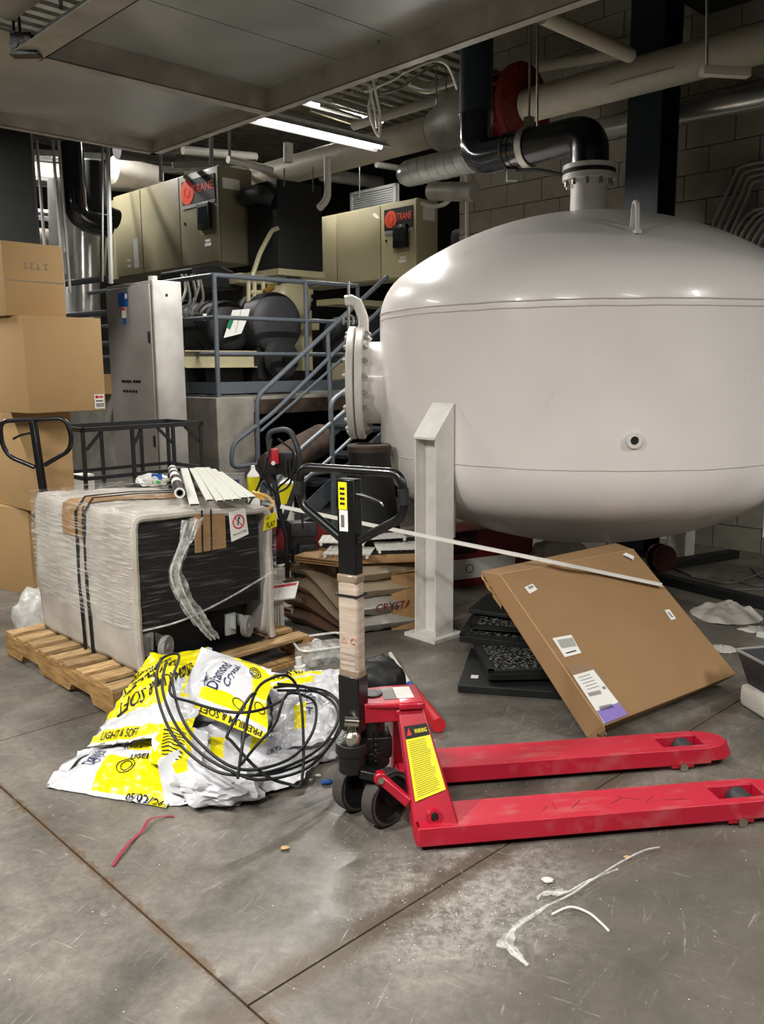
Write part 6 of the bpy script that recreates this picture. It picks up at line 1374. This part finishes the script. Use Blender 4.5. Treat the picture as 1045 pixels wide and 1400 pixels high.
# dark angle irons and wires on the floor at right
for i, (x0, y0, x1, y1, lab) in enumerate([(895, 775, 1005, 757, 'dark steel angle lying away under the right side of the tank'), (880, 785, 1055, 828, 'dark steel angle lying across the floor behind the leaning box at right')]):
    q = MB().bar(Z(x0, y0, .03), Z(x1, y1, .03), .09, .06); o = q.build('steel_angle', M_['dark']); tag(o, lab, 'beam')
for i, pts in enumerate([[(905, 765), (935, 783), (975, 795), (1010, 795), (1060, 775)], [(1028, 775), (1040, 788), (1060, 795)], [(985, 808), (1020, 806), (1060, 806)], [(1000, 792), (1030, 800), (1060, 800)]]):
    pipe('loose_wire', ['long grey wire curving over the floor at right under the tank', 'short curved wire at the right edge under the tank', 'straight pale wire at the right edge above the white cloth', 'thin wire close to the long curved wire'][i], 'wire', smooth_path([Z(x, y, .01) for x, y in pts], 6), .007, M_['bolt'], .01, 6)
# white cloths
def clothp(name, lab, px, py, sx, sy, h_, seed):
    c = Z(px, py, 0)
    def fn(u, v):
        t = 2 * PI * u; r = v ** .8; k = 1 + .22 * noise.noise(V((math.cos(t) * 1.4 + seed, math.sin(t) * 1.4, 0)))
        z = h_ * (1 - r ** 2) * (.6 + .9 * abs(noise.noise(V((math.cos(t) * r * 2 + seed, math.sin(t) * r * 2, 3))))) + .01 * abs(noise.noise(V((u * 20, v * 6, seed)))) + .002
        return c + V((math.cos(t) * r * sx * k, math.sin(t) * r * sy * k, z))
    m = MB(); m.grid(fn, 48, 14); bmesh.ops.remove_doubles(m.bm, verts=m.bm.verts, dist=.0005)
    o = m.build(name, M_['cloth'], smooth=60); return tag(o, lab, 'cloth')
clothp('white_cloth', 'crumpled off-white cloth on the floor right of the leaning box', 992, 842, .22, .20, .10, 3)
clothp('white_cloth', 'flat grey-white rag at the right edge below the larger cloth', 1035, 862, .10, .06, .02, 7)
clothp('white_cloth', 'small bright folded paper cloth by the right edge of the leaning box', 990, 888, .07, .07, .015, 9)
clothp('white_cloth', 'thin pale rag beyond the larger cloth near the steel angle', 1030, 822, .12, .05, .03, 12)
# trash bin piece at right edge
p = Z(1042, 978, 0); r = thing('mop_bucket', 'dark bucket on a yellowed white block at the right picture edge', 'bucket', (p.x + .10, p.y, 0), .2)
MB().bb((-.12, -.05, 0), (.1, .16, .10), bev=.025).build('white_base', M_['cloth'], r)
MB().hexa([(-.09, -.02, .10), (.1, -.02, .10), (.1, .14, .10), (-.09, .14, .10), (-.13, -.05, .25), (.14, -.05, .25), (.14, .18, .25), (-.13, .18, .25)]).build('bucket', M_['foam2'], r)
MB().tube([(-.13, -.05, .25), (.14, -.05, .25), (.14, .18, .25), (-.13, .18, .25)], .008, 6, True).build('grey_rim', M_['grey'], r)
# broom or squeegee handle with red sleeve behind the jack
hb = thing('ice_brush', 'white handled brush with red plastic head lying behind the jack frame', 'brush', Z(592, 985, 0)); iv = rootm(hb)
MB().cyl(Z(534, 894, .02), Z(562, 938, .02), .012, seg=12).build('white_handle', M_['pvc'], hb, 'world')
MB().cyl(Z(560, 935, .02), Z(566, 944, .02), .015, seg=12).build('blue_collar', M_['blue'], hb, 'world')
MB().cyl(Z(566, 944, .03), Z(600, 992, .035), .022, r2=.032, seg=14).build('red_head', M_['redp'], hb, 'world')
# clear tray and tube behind the heap
p = Z(440, 905, .0); r = thing('clear_lid', 'clear rounded plastic lid on the floor behind the right sacks', 'lid', (p.x, p.y, 0), .4)
MB().tube(fillet([(-.14, -.09, .10), (.14, -.09, .10), (.14, .09, .12), (-.14, .09, .12)], .05, 5, True), .006, 6, True).build('rim', M_['filmb'], r); MB().bb((-.13, -.08, .0), (.13, .08, .10), bev=.03).build('shell', M_['filmc'], r)
r = thing('spout_cap', 'white plastic bottle neck standing behind the heap of sacks', 'cap', Z(411, 915, .12)); MB().lathe([(0, 0), (.028, 0), (.028, .018), (.017, .022), (.016, .06), (0, .06)], (0, 0, 0), (-.15, 0, 1), 18).build('neck', M_['pvc'], r)
MB().cyl((0, 0, -.12), (0, 0, 0), .02).build('stem', M_['pvc'], r)
r = thing('mailing_tube', 'brown cardboard tube with white end cap beside the pallet end', 'tube', Z(430, 880, .0)); a_, b_ = Z(405, 868, .035), Z(432, 880, .035)
MB().cyl(a_, b_, .028, seg=18).build('tube_body', M_['card'], r, 'world'); MB().cyl(b_, b_ + (b_ - a_).normalized() * .012, .03, seg=18).build('end_cap', M_['white'], r, 'world')
# objects on deck at left: yellow strip and small boxes
p = PB(122, 505, 8.0); o = MB().bb((0, 0, 0), (.25, .12, .07)).build('yellow_block', M_['yellowp'], None); o.location = (p.x - .1, p.y, DZ); o.rotation_euler = (0, 0, TH); tag(o, 'yellow block on the deck left of the stainless cabinet', 'block')
p = PB(138, 500, 8.3); o = MB().bb((0, 0, 0), (.2, .2, .2)).build('small_carton', M_['card2'], None); o.location = (p.x, p.y, DZ); o.rotation_euler = (0, 0, TH); tag(o, 'small tan carton behind the yellow block on the deck', 'box')

# cable trays and small services under the ceiling at left
def cable_tray(label, b_, x0, y0, x1, y1):
    p, q_ = PB(x0, y0, b_), PB(x1, y1, b_); r = thing('cable_tray', label, 'cable tray', p); d = (q_ - p); L_ = d.length; d.normalize(); s_ = B * .25
    for o_ in (V((0, 0, 0)), s_): MB().bar(p + o_, q_ + o_, .02, .06).build('side_rail', M_['galv'], r, 'world')
    n_ = int(L_ / .16)
    for k in range(1, n_): c = p + d * (L_ * k / n_); MB().bar(c, c + s_, .03, .02).build('rung', M_['galv'], r, 'world')
cable_tray('galvanised ladder cable tray above the left badged cabinet', 7.9, 236, 226, 350, 222)
cable_tray('galvanised ladder cable tray high at far left above the black bending pipe', 9.0, 40, 208, 150, 214)
for i, (x0, y0, x1, y1, b_, r_, mt_) in enumerate([(250, 205, 350, 214, 9.5, .05, 'pvc'), (255, 232, 330, 238, 9.0, .07, 'galvd'), (160, 205, 235, 212, 9.2, .10, 'foam'), (345, 232, 400, 243, 8.8, .05, 'pvc'), (440, 238, 520, 250, 9.6, .09, 'galvd'), (400, 215, 470, 222, 9.2, .05, 'jacket'), (515, 225, 560, 232, 8.8, .04, 'pvc')]):
    pipe('service_pipe', ['white pipe running above the ladder cable tray over the left cabinet', 'grey pipe just over the top of the left badged cabinet', 'thick black pipe under the tray, above the white strut', 'white pipe between the left badged cabinet and the drain elbow', 'grey pipe above the louvre grille', 'shiny pipe under the far end of the lit fixture', 'thin white pipe right of the louvre grille'][i], 'pipe', [PB(x0, y0, b_), PB(x1, y1, b_)], r_, M_[mt_], .01, 12)
# dark machine bulk and grey housings behind the second cabinet and the stairs
t = thing('machine_bulk', 'dark grey rounded machine end right of the second badged cabinet by the block wall', 'machine', AB(7.6, 6.3, 2.0), TH)
MB().bb((0, 0, 0), (.9, .45, 1.05), bev=.08).build('housing', M_['foam2'], t)
t = thing('vessel_end', 'dark vessel with beige support under the second badged cabinet', 'vessel', AB(6.3, 6.9, DZ), TH)
MB().lathe([(0, -.03), (.2, -.02), (.26, .03), (.26, .6), (0, .6)], (.3, 0, .55), (0, 1, 0), 28).build('shell', M_['foam2'], t)
MB().bb((-.2, .05, .90), (.75, .4, .96)).build('beige_shelf', M_['beigel'], t); MB().bb((.0, .1, 0), (.12, .4, .3)).build('beige_foot', M_['beigel'], t)
